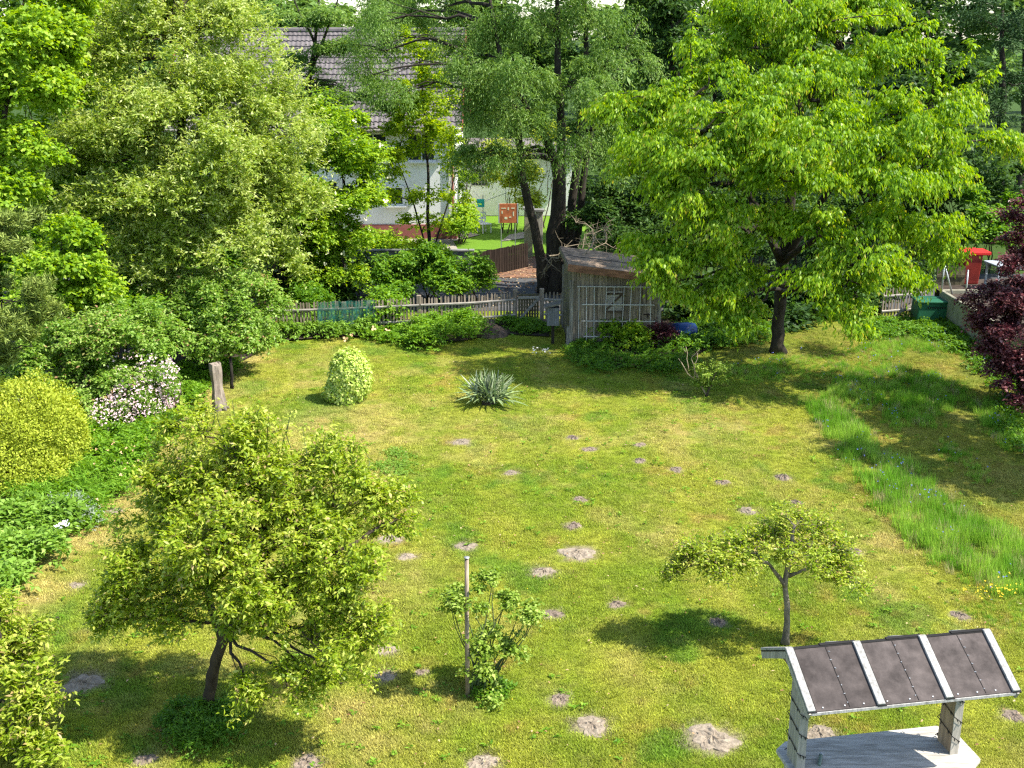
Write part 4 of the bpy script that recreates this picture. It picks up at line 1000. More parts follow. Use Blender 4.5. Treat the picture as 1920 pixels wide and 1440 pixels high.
def ballbush():
    b = G(652, 752); rng = np.random.default_rng(12); root = thing('ball_shrub', "clipped egg shaped pale yellow green shrub on the upper lawn", 'shrub', b)
    c = Dp(657, 706, b[1]+.1); k = scale_at(c); 
    blobs = [(c, np.array((37*k, .5, 51*k)), 1), (c+np.array((-.16, -.05, -.38)), np.array((.48, .45, .40)), 1)]
    n = 9500; bi = rng.choice(2, n, p=(.7, .3)); d = norm(rng.normal(0, 1, (n, 3)))
    cc = np.array([q[0] for q in blobs])[bi]; rr = np.array([q[1] for q in blobs])[bi]; lump = 1+.07*np.sin(d[:, 0]*9+d[:, 2]*7)*np.cos(d[:, 1]*8)
    P = cc+d*(rr*(lump*(.80+.2*rng.random(n)**.5))[:, None]+rng.exponential(.022, (n, 1))); keep = P[:, 2] > .02; P, d = P[keep], d[keep]; n = len(P)
    dr = norm(np.cross(d, rng.normal(0, 1, (n, 3)))+d*.35+np.array((0, 0, .1))); nn = norm(d+rng.normal(0, .35, (n, 3))+np.array((0, 0, .5)))
    V = leaf_quads(rng, P, dr, nn, .075*rng.uniform(.7, 1.3, n), .052*rng.uniform(.7, 1.3, n)); link('foliage', quads('foliage', V, np.clip(rng.normal(.62, .25, n), 0, 1)), L['ball'], root, True)
    m = MB()
    for a in range(6): m.tube([(0, 0, 0), (.2*cos(a), .2*sin(a), .4), (.3*cos(a), .2*sin(a), .9)], [.025, .02, .01], 5)
    m.make('stem', M['bark'], root)
ballbush()
def rose():
    b = G(877, 1306); tp = Dp(875, 1046, b[1]); h = float(tp[2]); t = thing('stake', "tall round wooden stake supporting the rose bush", 'stake', b)
    MB().tube([(0, 0, -.05), (0, 0, h*.5), (float(tp[0]-b[0]), 0, h)], [.034, .032, .030], 10).make('pole', M['fence_wood'], t, False, True)
    MB().tube([(float(tp[0]-b[0]), 0, h), (float(tp[0]-b[0]), 0, h+.012)], [.040, .038], 10).make('cap', M['steel'], t, False, True)
    rb = G(905, 1300); Y = float(rb[1])
    blobs = PB([(872, 1128, 48, 36, Y-.1, .26), (850, 1140, 26, 22, Y, .15), (918, 1088, 26, 26, Y+.1, .18, .8), (985, 1150, 34, 20, Y+.2, .2, .7), (1000, 1158, 14, 10, Y+.1, .1, .5), (955, 1125, 18, 12, Y+.3, .12, .5), (925, 1195, 52, 20, Y+.1, .25), (945, 1225, 56, 30, Y, .3), (905, 1262, 42, 26, Y-.05, .3), (920, 1292, 40, 16, Y-.1, .3)])
    root = thing('rose_bush', "rose bush with several leafy canes beside the wooden stake", 'rose bush', rb); rng = np.random.default_rng(21); mb = MB()
    for c, r, wg in blobs:
        for q in range(2): mb.tube(bez(rb+rng.normal(0, .05, 3)*np.array((1, 1, 0)), c+rng.normal(0, .3, 3)*r, -.0, 6, rng, .03), [.014, .013, .012, .010, .009, .007, .004], 6, cap=False)
    mb.make('cane', M['stem_green'], root, True, True)
    me, C, Bi, spr = crown_mesh('foliage', rng, blobs, 5600, .062, .042, lps=5, slen=.16, csize=.12, per=1.2, flat=.7, up=.2, hang=.25, upn=.9, tipbias=.3)
    link('foliage', me, L['rose'], root, True)
    # bare scratched earth round it
rose()

# ---- the two apple trees and the near shrub
def apple_front():
    b = G(390, 1330); Y = float(b[1])-.35; f = Dp(418, 1195, Y-.1)
    tr = [(b, .082), (Dp(398, 1270, Y), .078), (f, .074), (Dp(470, 1090, Y+.1), .075), (Dp(500, 990, Y+.2), .055), (Dp(470, 890, Y+.3), .03)]
    t2 = [(f, .07), (Dp(560, 1080, Y-.3), .05), (Dp(680, 1010, Y-.2), .02)]; t3 = [(f, .06), (Dp(380, 1080, Y+.4), .045), (Dp(320, 980, Y+.7), .02)]
    t4 = [(Dp(480, 1050, Y+.15), .06), (Dp(600, 960, Y+.5), .05), (Dp(700, 935, Y+.6), .02)]
    bl = PB([(430, 820, 80, 40, Y+.4), (400, 880, 105, 60, Y+.6), (540, 870, 110, 55, Y+.7), (620, 900, 100, 55, Y+.5), (700, 940, 78, 50, Y+.4), (745, 975, 30, 36, Y+.3), (330, 930, 85, 50, Y+.6), (300, 980, 80, 40, Y+.5),
             (470, 960, 130, 70, Y), (590, 1000, 110, 60, Y-.2), (460, 1050, 120, 60, Y-.3), (620, 1060, 90, 50, Y-.5), (560, 1130, 120, 55, Y-.6), (400, 1090, 70, 70, Y-.1), (640, 1150, 70, 60, Y-.6), (600, 1220, 90, 50, Y-.8),
             (255, 1070, 45, 45, Y+.1), (225, 1140, 42, 40, Y, None, .8), (195, 1165, 22, 26, Y, None, .6), (340, 1170, 35, 40, Y-.3, None, .8), (500, 1190, 60, 60, Y-.7), (440, 1180, 36, 36, Y-.6), (540, 1290, 40, 40, Y-.9, None, .8), (480, 1310, 22, 50, Y-.8, None, .6), (640, 1270, 46, 34, Y-.9, None, .8), (680, 1180, 46, 46, Y-.6, None, .8), (590, 1270, 50, 30, Y-.9, None, .8), (300, 1120, 50, 40, Y-.1, None, .7), (740, 930, 40, 40, Y+.4, None, .7), (210, 1100, 36, 40, Y+.1, None, .7), (360, 800, 60, 30, Y+.6, None, .6), (380, 1010, 80, 50, Y-.4), (330, 1060, 60, 44, Y-.3, None, .9), (470, 1120, 90, 50, Y-.7), (700, 1080, 50, 50, Y-.4, None, .7), (290, 910, 70, 40, Y+.3, None, .8), (250, 1030, 40, 20, Y+.4, None, .6)])
    # upright water shoots at the top
    tree('apple_tree', "spreading apple tree with leaning trunk in the left foreground", 'tree', b, tr, bl, L['apple'], M['bark'], 66000, .078, .035, 31, .030, [t2, t3, t4], None, .75, .35, .35,
         lps=7, slen=.26, csize=.24, per=2.0, flat=1.0, up=.35, out=.6, droop=.3, hang=.2, tipbias=.4, spread=.8, upn=.8, jit=.45, twr=.005)
apple_front()
def shoots():
    # young upright shoots above the front apple crown belong to it
    root = [o for o in bpy.data.objects if o.name == 'apple_tree'][0]; rng = np.random.default_rng(6); O = []; D = []; Ls = []; mb = MB(); Y = root.location.y-.35
    for px, py, hpx in [(375, 800, 45), (395, 790, 50), (420, 800, 60), (445, 790, 55), (470, 800, 45), (500, 810, 50), (530, 810, 55), (545, 820, 45), (575, 830, 40), (610, 840, 40), (660, 850, 30), (350, 830, 40), (690, 860, 30), (320, 870, 26), (480, 780, 30)]:
        a = Dp(px, py+20, Y+.6); b_ = Dp(px+rng.normal(0, 10), py-hpx*.7, Y+.6+rng.normal(0, .1)); mb.tube([a, (a+b_)/2+rng.normal(0, .02, 3), b_], [.008, .006, .003], 4, cap=False)
        for s_ in np.linspace(0.05, 1, 9):
            O.append(a*(1-s_)+b_*s_); D.append(norm(rng.normal(0, 1, 3)*np.array((1, 1, .25))+np.array((0, 0, .7)))); Ls.append(.09)
    P, dr, nn, ln, ww, t = sprigs(rng, np.array(O), np.array(D), np.array(Ls), 3, .075, .03)
    link('shoot', quads('shoot', leaf_quads(rng, P, dr, nn, ln, ww), np.clip(rng.normal(.8, .12, len(P)), 0, .9)), L['apple'], root, True); mb.make('shoot_stem', M['stem_green'], root, True)['kind'] = 'stuff'
shoots()
def apple_small():
    b = G(1472, 1206); Y = float(b[1]); f = Dp(1472, 1098, Y)
    tr = [(b, .055), (Dp(1476, 1150, Y), .045), (f, .042), (Dp(1478, 1040, Y), .045), (Dp(1490, 985, Y), .02)]
    t2 = [(f, .034), (Dp(1440, 1055, Y-.1), .026), (Dp(1380, 1050, Y-.1), .014), (Dp(1300, 1060, Y), .01)]; t3 = [(Dp(1478, 1080, Y), .03), (Dp(1530, 1062, Y-.1), .02), (Dp(1580, 1070, Y), .01)]; t4 = [(Dp(1478, 1060, Y), .035), (Dp(1500, 1020, Y+.3), .025), (Dp(1540, 1000, Y+.4), .012)]
    bl = PB([(1470, 1012, 80, 22, Y+.2, None, .8), (1420, 1030, 60, 26, Y), (1530, 1025, 60, 26, Y), (1470, 985, 50, 16, Y+.3, None, .7), (1390, 1022, 50, 22, Y+.1), (1560, 1035, 44, 22, Y+.1), (1345, 1042, 55, 26, Y), (1300, 1060, 45, 22, Y), (1365, 1070, 50, 16, Y-.3, None, .7), (1560, 1062, 46, 24, Y), (1595, 1085, 26, 20, Y-.1, None, .8), (1265, 1075, 20, 12, Y, None, .8), (1385, 1050, 50, 24, Y-.1, None, 1.3), (1325, 1035, 50, 20, Y+.1, None, 1.3), (1575, 1078, 40, 22, Y-.1, None, 1.2), (1500, 1045, 60, 18, Y-.3, None, .7), (1430, 1000, 40, 16, Y+.5), (1500, 975, 26, 14, Y+.2), (1465, 965, 16, 12, Y+.2, None, .7), (1610, 1095, 12, 10, Y, None, .6), (1540, 990, 36, 16, Y+.3)])
    tree('apple_tree', "small umbrella shaped apple tree on the right of the lawn", 'tree', b, tr, bl, L['apple'], M['bark_grey'], 14500, .066, .029, 32, .014, [t2, t3, t4], None, .9, .6, .3,
         lps=6, slen=.22, csize=.16, per=2.2, flat=1.0, up=.2, droop=.2, hang=.15, tipbias=.5, upn=.8, twr=.005)
apple_small()
def near_shrub():
    b = (-6.9, 13.6, 0)
    bl = PB([(20, 1200, 60, 50, 14.0), (50, 1250, 66, 50, 13.7), (0, 1290, 80, 60, 13.4), (60, 1320, 50, 40, 13.3), (20, 1380, 60, 50, 13.0), (70, 1395, 36, 22, 13, None, .7), (-40, 1200, 60, 60, 14), (-40, 1400, 80, 60, 13), (5, 1150, 36, 22, 14.2, None, .6)])
    tree('apple_shrub', "leafy apple bush cut off by the lower left corner of the picture", 'shrub', b, [(b, .07), (Dp(-20, 1350, 13.6), .05), (Dp(0, 1240, 13.7), .02)], bl, L['apple'], M['bark_dark'], 12500, .095, .036, 33, .025, None, None, .8, .5,
         lps=7, slen=.3, csize=.28, per=1.6, flat=.6, up=.3, droop=.2, hang=.1, tipbias=.6, upn=.8)
near_shrub()
def pruned():
    b = G(1325, 742); Y = float(b[1]); bl = PB([(1330, 708, 30, 26, Y), (1342, 690, 20, 18, Y), (1312, 722, 18, 14, Y), (1338, 722, 22, 14, Y)])
    root, _, rng = tree('pruned_shrub', "small shrub with bare cut canes leaning left on the upper lawn", 'shrub', b, [(b, .03), (Dp(1335, 715, Y), .018), (Dp(1345, 690, Y), .008)], bl, L['silver'], M['bark'], 1900, .07, .035, 41, .012, None, None, .8, 0, .2, lps=5, slen=.16, csize=.16, per=1.2, flat=.8, up=.3)
    leafy = [o for o in root.children if o.name.startswith('crown')][0]; leafy.data.materials.clear(); leafy.data.materials.append(L['rose'])
    m = MB()
    for (a, c, r) in (((1325, 742), (1278, 680), .02), ((1290, 696), (1286, 650), .013), ((1300, 710), (1308, 662), .013), ((1283, 688), (1272, 672), .012), ((1306, 715), (1296, 672), .012), ((1325, 742), (1300, 690), .016), ((1296, 672), (1312, 655), .008), ((1286, 660), (1276, 650), .008)):
        a_ = Dp(*a, Y); a_[2] = max(0, a_[2]); m.tube(bez(a_, Dp(*c, Y), .03, 4, rng, .04), [r, r*.9, r*.8, r*.7, r*.5], 6)
    m.make('bare_cane', M['dead_wood'], root, True, True)
pruned()

# ================================================================== LEFT BORDER
def dome(name, label, cat, specs, lm, n, leaf, wd, seed, stem=True, group=None, part='foliage', **kw):
    bl = PB(specs); rng = np.random.default_rng(seed); c = np.mean([b[0] for b in bl], 0); root = thing(name, label, cat, (c[0], c[1], 0), 0, group)
    a = dict(lps=6, slen=.25, csize=.25, per=1.3, flat=.7, up=.35); a.update(kw)
    me, C, Bi, spr = crown_mesh(part, rng, bl, n, leaf, wd, **a); link(part, me, lm, root, True)
    if stem:
        m = MB()
        for cc, r, wg in bl:
            for q in range(3):
                e = cc+rng.normal(0, .35, 3)*r; g = np.array((cc[0]+rng.normal(0, .1), cc[1]+rng.normal(0, .1), 0.0))
                if e[2] > .1: m.tube(bez(g, e, 0, 4, rng, .04), [.03, .026, .022, .016, .008], 5, cap=False)
        if m.V: m.make('stem', M['bark'], root, True, True)
    return root, bl, rng
gb = PB([(50, 795, 96, 82, 23.6, 1.1), (0, 840, 110, 90, 22.9, 1.1), (98, 820, 58, 82, 23.4, .8), (20, 905, 110, 60, 22.6, 1.0), (90, 890, 50, 50, 22.9, .8)])
shell_bush('golden_conifer', "rounded golden yellow thuja at the left edge behind the bed", 'shrub', gb, L['yellow'], 56000, .065, .034, 51, (gb[0][0][0], gb[0][0][1], 0), .13, 7, .72, .3, 1.0)
r_, bl, rng = dome('pink_shrub', "arching shrub covered in pale pink blossom beside the left bed", 'shrub', [(215, 775, 40, 34, 26.0, .7), (262, 748, 50, 44, 26.4, .7), (296, 705, 34, 40, 26.9, .6), (320, 715, 18, 44, 26.6, .5), (258, 685, 50, 34, 27.2, .8)], L['shrub'], 15000, .06, .032, 52, hang=.4, droop=.6)
fl = [(b[0], b[1], 1 if i in (0, 1, 3) else .35) for i, b in enumerate(bl)]; flowers(r_, 'blossom', M['pink_fl'], rng, fl, 1500, .034)
dome('wild_rose_shrub', "big rounded green shrub rose with reddish tips beside the pink shrub", 'shrub', [(150, 640, 110, 60, 27.5, 1.3), (235, 630, 90, 60, 27.6, 1.2), (110, 700, 110, 60, 26.8, 1.1), (210, 700, 80, 60, 27.0, 1.0), (60, 730, 70, 50, 26.3, 1), (290, 650, 40, 44, 27.8, .8), (170, 745, 70, 40, 26.4, .8)], L['shrub'], 52000, .09, .053, 53, lps=7, slen=.35, csize=.35, per=2.2, tipbias=.35)
tb = G(435, 728); Yt = float(tb[1])
tree('hawthorn_tree', "small round tree with reddish shoot tips standing beside the grey stump", 'tree', tb, [(tb, .045), (Dp(434, 690, Yt), .04), (Dp(428, 640, Yt+.9), .04), (Dp(430, 570, Yt+1.6), .03)],
     PB([(430, 555, 92, 52, 31.5), (480, 590, 50, 46, 31.3), (380, 590, 70, 46, 31.2), (430, 620, 70, 36, 30.8), (350, 545, 60, 40, 32), (400, 645, 60, 26, 30.2), (440, 650, 50, 20, 30), (470, 640, 50, 26, 30.6), (350, 600, 50, 40, 31), (500, 560, 30, 30, 31.8, None, .8)]), L['shrub'], M['bark_dark'], 44000, .095, .055, 54, .035, lps=7, slen=.35, csize=.38, per=2.0, flat=.8, tipbias=.35)
pb = G(-30, 900)
tree('pine_tree', "dark olive pine branches reaching in from the left edge", 'tree', (-11.6, 24.2, 0), [((-11.6, 24.2, 0), .2), ((-11.5, 24.2, 3), .17), ((-11.4, 24.2, 7.5), .08)],
     PB([(40, 430, 75, 30, 25, .8), (10, 470, 60, 26, 24.5, .8), (50, 560, 78, 40, 24.3, .8), (90, 590, 45, 26, 24.3, .5), (20, 620, 70, 40, 24, .8), (60, 650, 40, 22, 23.8, .5), (-10, 680, 50, 26, 24, .6), (-60, 500, 60, 80, 24.4)]), L['pine'], M['bark_dark'], 26000, .14, .024, 55, .035,
     lps=18, slen=.28, csize=.26, per=1.5, flat=.5, up=.5, out=.9, spread=.9, jit=.8, droop=-.2, hang=-.2, upn=.3)
# bed plants along the edge
def cover(name, label, cat, poly_px, n, hgt, lm, leaf, wd, seed, kind=None, clump=.35, lps=6, up=.8, **kw):
    """plants standing in a bed: tufts of leafy stems over a polygon on the ground"""
    poly = poly_world(poly_px); rng = np.random.default_rng(seed); lo, hi = poly.min(0), poly.max(0)
    c = rng.uniform(lo, hi, (max(6, int(np.prod(hi-lo)/clump**2*1.1)), 2)); c = c[inside(c, poly)]
    ns = n//lps; ci = rng.integers(0, len(c), ns); hh = hgt*rng.uniform(.55, 1.15, len(c))
    off = rng.normal(0, clump*.42, (ns, 2)); rr = np.clip(np.linalg.norm(off, axis=1)/clump, 0, 1)
    z = hh[ci]*(1-rr*rr*.75)*rng.uniform(.35, 1, ns)**.5; o = np.concatenate([c[ci]+off, z[:, None]*.75], 1)
    d = np.concatenate([off/clump*.8, np.full((ns, 1), up)], 1)+rng.normal(0, .3, (ns, 3)); d = norm(d)
    P, dr, nn, ln, ww, t = sprigs(rng, o, d, hgt*.45*rng.uniform(.5, 1.1, ns), lps, leaf, wd, **kw)
    tint = np.clip(.42+np.repeat(rng.uniform(-.15, .15, len(c))[ci], lps)+rng.normal(0, .17, len(P)), 0, 1); k = P[:, 2] > .01
    me = quads(name, leaf_quads(rng, P[k], dr[k], nn[k], ln[k], ww[k]), tint[k]); m0 = c.mean(0)
    if kind:
        ob = link(name, me, lm); setp(ob, label, None, None, kind); return ob, c, hh, rng
    root = thing(name, label, cat, (m0[0], m0[1], 0)); link('foliage', me, lm, root, True)
    st = MB()
    for i in range(0, min(len(c), 60)): st.tube([(c[i][0], c[i][1], 0), (c[i][0], c[i][1], hh[i]*.7)], [.01, .006], 4, cap=False)
    st.make('stem', M['stem_green'], root, True); return root, c, hh, rng
cover('ground_cover', "low bright green ground cover along the edge of the left bed", 'plants', [(330, 800), (395, 722), (440, 690), (420, 660), (350, 680), (300, 760), (240, 800), (200, 850), (240, 905), (270, 880)], 26000, .30, L['bright'], .07, .042, 61, 'stuff')
cover('peony_clump', "dark green peony clump with small pale buds in the left bed", 'plant', [(130, 855), (200, 800), (300, 780), (325, 800), (270, 868), (215, 900), (150, 905)], 15000, .55, L['bright'], .13, .04, 62)
cover('daylily_clump', "yellow green strap leaved daylilies between thuja and perennials", 'plant', [(20, 935), (110, 880), (170, 890), (205, 940), (150, 985), (60, 985)], 7000, .45, L['bright'], .20, .026, 63, up=1.2)
cover('fine_leaved_cover', "fine leaved bright green cover at the bend of the left bed", 'plants', [(165, 930), (215, 895), (262, 880), (205, 948), (160, 990), (130, 975)], 9000, .28, L['bright'], .05, .03, 64)
cover('perennial_clump', "broad green perennials at the lower end of the left bed", 'plant', [(-90, 1120), (-60, 1000), (20, 975), (110, 985), (165, 1000), (120, 1035), (60, 1085), (20, 1120), (-40, 1150)], 24000, .62, L['bluegreen'], .12, .065, 65, clump=.4)
r_, c_, h_, rg = cover('silver_plant', "silvery leaved plant with a few white flowers in the left bed", 'plant', [(100, 965), (150, 960), (165, 1000), (130, 1015), (100, 1000)], 2600, .55, L['silver'], .05, .02, 66)
petals('flower', M['white_fl'], rg, np.array([G(110, 985, .55), G(118, 982, .6), G(125, 978, .62), G(104, 988, .5), G(128, 985, .6), G(114, 990, .52)]), .06, r_)
fl = []
rg = np.random.default_rng(3)
for q in range(34): p = G(*(np.array((225, 850))+rg.normal(0, 1, 2)*np.array((50, 26))), .45); fl.append(p)
o = petals('bed_flowers', M['peach_fl'], rg, np.array(fl), .035); setp(o, "scattered pale peach buds over the peony bed", None, None, 'stuff')
# bed in front of the picket fence
cover('nettle_bed', "leafy green weeds along the left part of the picket fence", 'plants', [(470, 668), (520, 640), (620, 636), (690, 630), (700, 606), (600, 600), (490, 604)], 26000, .62, L['bluegreen'], .10, .055, 71, 'stuff')
cover('yellow_perennial', "yellowish perennials below the green net at the fence", 'plant', [(690, 636), (700, 615), (790, 618), (800, 640), (760, 648)], 6500, .3, L['bright'], .10, .045, 72)
r_, c_, h_, rg = cover('fence_shrub', "bright green leafy shrub in front of the picket fence", 'shrub', [(790, 655), (780, 635), (830, 612), (890, 612), (895, 640), (850, 652)], 12500, .8, L['bright'], .085, .05, 73, clump=.45)
o = petals('iris_flowers', M['peach_fl'], rg, np.array([G(718, 612, .45), G(726, 620, .4), G(772, 608, .5), G(788, 609, .5), G(700, 616, .4), G(660, 628, .3), G(648, 636, .2)]), .09); setp(o, "few peach coloured flowers along the fence bed", None, None, 'stuff')
cover('gate_weeds', "low weeds between the soil heap and the lattice gate", 'plants', [(890, 615), (960, 600), (1040, 622), (1045, 636), (960, 620), (930, 610)], 6000, .38, L['hedge'], .08, .04, 74, 'stuff')
cover('fence_vine', "climbing vine with large leaves on the fence right of the green net", 'vine', [(700, 622), (700, 600), (745, 604), (748, 625)], 4200, 1.35, L['bright'], .12, .08, 75, clump=.22)
cover('gate_vine', "dark creeper on the fence left of the green net", 'vine', [(560, 612), (570, 600), (605, 600), (606, 612)], 5200, 1.5, L['hedge'], .09, .06, 76, clump=.25)
def heap(name, label, px, py, rx, ry, hgt, mat):
    p = G(px, py); k = scale_at(p); V = [(0, 0, hgt)]; Fc = []; K = 26; R_ = 6; r = random.Random(px)
    for a in range(1, R_+1):
        for b in range(K):
            th = 2*pi*b/K; q = a/R_; rr = q*(1+r.uniform(-.05, .05)); V.append((rx*k*rr*cos(th), ry*rr*sin(th), hgt*(1-q**1.5)*(1+r.uniform(-.15, .15))-(.03 if a == R_ else 0)))
    for b in range(K): Fc.append((0, 1+b, 1+(b+1) % K))
    for a in range(R_-1):
        for b in range(K): Fc.append((1+a*K+b, 1+(a+1)*K+b, 1+(a+1)*K+(b+1) % K, 1+a*K+(b+1) % K))
    o = link(name, mesh(name, V, Fc, False), mat); o.location = (p[0], p[1], .01); setp(o, label, 'soil heap')
heap('soil_heap', "flat heap of dark brown soil by the picket fence", 922, 625, 34, .62, .28, M['fine_soil'])
heap('soil_heap', "small grey heap of earth behind the yellowish perennials", 806, 612, 14, .3, .3, M['mole'])

# shed bed and cherry surroundings
cover('shed_ground_cover', "low dark green cover in front of the shed", 'plants', [(1068, 690), (1065, 655), (1110, 650), (1200, 655), (1300, 665), (1290, 700), (1150, 700)], 24000, .32, L['hedge'], .055, .03, 81, 'stuff')
r_, c_, h_, rg = cover('shed_shrub', "small leafy shrub growing against the shed wall", 'shrub', [(1130, 655), (1120, 640), (1190, 640), (1200, 655)], 5200, 1.05, L['maple'], .11, .07, 82, clump=.35)
cover('purple_shrub', "dark purple leaved low shrub right of the shed front", 'shrub', [(1200, 650), (1205, 636), (1262, 640), (1262, 655)], 5200, .8, L['red'], .06, .04, 83, clump=.3)
cover('undergrowth', "mixed green undergrowth below the cherry tree and around the barrel", 'plants', [(1280, 668), (1240, 655), (1300, 605), (1420, 610), (1450, 640), (1380, 650), (1330, 660)], 15000, .5, L['hedge'], .09, .05, 84, 'stuff')
cover('corner_weeds', "low weeds around the compost bin in the far right corner", 'plants', [(1580, 640), (1640, 605), (1700, 600), (1790, 612), (1860, 680), (1900, 740), (1860, 720), (1780, 650), (1700, 630)], 22000, .3, L['hedge'], .08, .045, 85, 'stuff')
cover('wall_weeds', "dark weeds at the foot of the right boundary under the purple shrub", 'plants', [(1860, 700), (1960, 700), (1960, 870), (1900, 850), (1880, 780)], 6000, .3, L['hedge'], .08, .045, 86, 'stuff')
cover('apple_weeds', "tuft of tall dark green weeds around the front apple trunk", 'plants', [(300, 1395), (305, 1340), (370, 1325), (430, 1345), (425, 1390), (370, 1412)], 9000, .30, L['hedge'], .075, .022, 87, 'stuff', clump=.22, up=1.2)
cover('rose_weeds', "few leafy weeds at the foot of the rose bush", 'plants', [(885, 1310), (890, 1285), (950, 1280), (955, 1300), (920, 1315)], 1500, .16, L['hedge'], .06, .03, 88, 'stuff', clump=.15)
cover('creeping_patch', "small greyish green creeping patch on the lawn by the apple tree", 'plants', [(690, 880), (700, 852), (750, 846), (778, 868), (750, 888)], 3000, .06, L['bluegreen'], .05, .02, 89, 'stuff')
# flowers in the long grass
rg = np.random.default_rng(14); sel = LQ[rg.choice(len(LQ), 900)]; nz = fbm(sel[:, 0]*1.1+3, sel[:, 1]*1.1, 3); sel = sel[nz > .52]
P = np.concatenate([sel+rg.normal(0, .05, sel.shape), rg.uniform(.12, .24, (len(sel), 1))], 1); o = petals('bluebells', M['blue_fl'], rg, P, .02); setp(o, "tiny blue flowers among the long grass", None, None, 'stuff')
P = np.array([G(1870+rg.normal(0, 26), 1100+rg.normal(0, 9), .16) for _ in range(70)]+[G(1838+rg.normal(0, 10), 1112+rg.normal(0, 8), .1) for _ in range(12)]); o = petals('buttercups', M['yellow_fl'], rg, P, .02); setp(o, "yellow buttercups at the lower end of the tall grass", None, None, 'stuff')
P = np.array([G(1010+rg.normal(0, 9), 656+rg.normal(0, 3), .08) for _ in range(26)]); o = petals('daisies', M['white_fl'], rg, P, .035); setp(o, "patch of white daisies in the shade left of the shed", None, None, 'stuff')
P = []
for _ in range(150): P.append(G(rg.uniform(500, 1900), rg.uniform(780, 1430), .05))
o = petals('dandelions', M['yellow_fl'], rg, np.array(P), .011); setp(o, "tiny yellow flowers sprinkled over the lawn", None, None, 'stuff')

rg = np.random.default_rng(91); n = 1500; ctr = np.stack([rg.uniform(-9, 11, n), 12.5+20*rg.random(n)**1.2], 1); ctr = ctr[fbm(ctr[:, 0]*.8+40, ctr[:, 1]*.6, 3) > .50]
ctr = ctr[~inside(ctr, np.vstack([bed_line, [[2, 45], [-40, 45], [-40, 12]]]))]; q = np.repeat(ctr, 7, 0); m_ = len(q); az = rg.uniform(0, 6.28, m_)
dd = np.stack([np.cos(az), np.sin(az), rg.uniform(.1, .5, m_)], 1); o = link('lawn_weeds', quads('lawn_weeds', leaf_quads(rg, np.concatenate([q+rg.normal(0, .025, q.shape), rg.uniform(.01, .035, (m_, 1))], 1), norm(dd), norm(rg.normal(0, .2, (m_, 3))+np.array((0, 0, 1))), rg.uniform(.04, .10, m_), rg.uniform(.02, .04, m_)), np.clip(rg.normal(.4, .25, m_), 0, 1)), L['bright']); setp(o, "small leafy weeds and clover scattered in the lawn", None, None, 'stuff')
m_ = 2600; p2 = np.concatenate([np.stack([rg.uniform(-2, 5.5, 1300), 39+10*rg.random(1300)], 1), np.stack([rg.uniform(-8, 10, 1300), rg.uniform(13, 34, 1300)], 1)]); az = rg.uniform(0, 6.28, m_); dd = np.stack([np.cos(az), np.sin(az), rg.uniform(-.1, .3, m_)], 1); sz = np.where(np.arange(m_) < 1300, .14, .06)
o = link('fallen_leaves', quads('fallen_leaves', leaf_quads(rg, np.concatenate([p2, np.full((m_, 1), .035)], 1), norm(dd), norm(rg.normal(0, .35, (m_, 3))+np.array((0, 0, 1))), sz*rg.uniform(.5, 1.2, m_), sz*.5*rg.uniform(.5, 1.2, m_)), rg.random(m_)), leaf_mat('dry_leaf', (.20, .10, .05), (.38, .22, .10), (.55, .42, .24), .15, .7, .2)); setp(o, "dry brown fallen leaves on the lane and the lawn", None, None, 'stuff')
# ================================================================== TREES
def vtrunk(px0, Y, r, pts):  # trunk from the ground through photo points
    b = G(px0, 600); c = Dp(px0, pts[0][1], Y); out = [((c[0], Y, -.05), r)]
    for i, (px, py) in enumerate(pts): out.append((Dp(px, py, Y), r*(1-.8*(i+1)/len(pts))))
    return out
# big silvery willow at the left
tree('willow_tree', "large silvery green willow filling the left background", 'tree', Dp(330, 600, 34)*np.array((1, 1, 0)), vtrunk(330, 34, .28, [(325, 480), (335, 350), (340, 200), (340, 60)]),
     PB([(190, 110, 110, 90, 34), (300, 70, 120, 100, 34.5), (430, 60, 100, 80, 34.5), (470, 170, 100, 100, 34), (330, 200, 140, 100, 33), (230, 260, 110, 90, 33), (530, 270, 90, 100, 34), (420, 300, 130, 90, 32.6), (300, 370, 130, 80, 32.3), (190, 400, 90, 80, 32.5), (500, 380, 100, 80, 33), (560, 400, 56, 70, 33.5), (400, 450, 130, 66, 32.4), (530, 480, 56, 44, 33.2), (280, 480, 100, 60, 32.6), (160, 300, 70, 90, 33.5), (350, -30, 140, 60, 35), (330, 540, 80, 36, 32.8)]),
     L['willow'], M['bark_dark'], 175000, .125, .05, 91, .07, lps=11, slen=.7, csize=.42, per=2.6, flat=1.1, up=.6, out=.5, droop=.3, hang=.1, tipbias=.3, spread=.6, upn=.6, jit=.5)
tree('maple_tree', "bright green maple in the upper left corner", 'tree', Dp(-20, 600, 31)*np.array((1, 1, 0)), vtrunk(-20, 31, .2, [(-10, 480), (0, 300), (20, 100)]),
     PB([(30, 70, 100, 80, 31), (120, 60, 80, 70, 32), (30, 180, 90, 70, 30.5), (10, 280, 90, 60, 30), (30, 360, 80, 50, 30), (110, 160, 50, 80, 31.5), (-60, 200, 80, 120, 31), (60, -20, 120, 60, 32)]),
     L['maple'], M['bark_dark'], 46000, .125, .10, 92, .05, lps=6, slen=.4, csize=.5, per=2.2, flat=.75, up=.25, hang=.35, upn=.7)
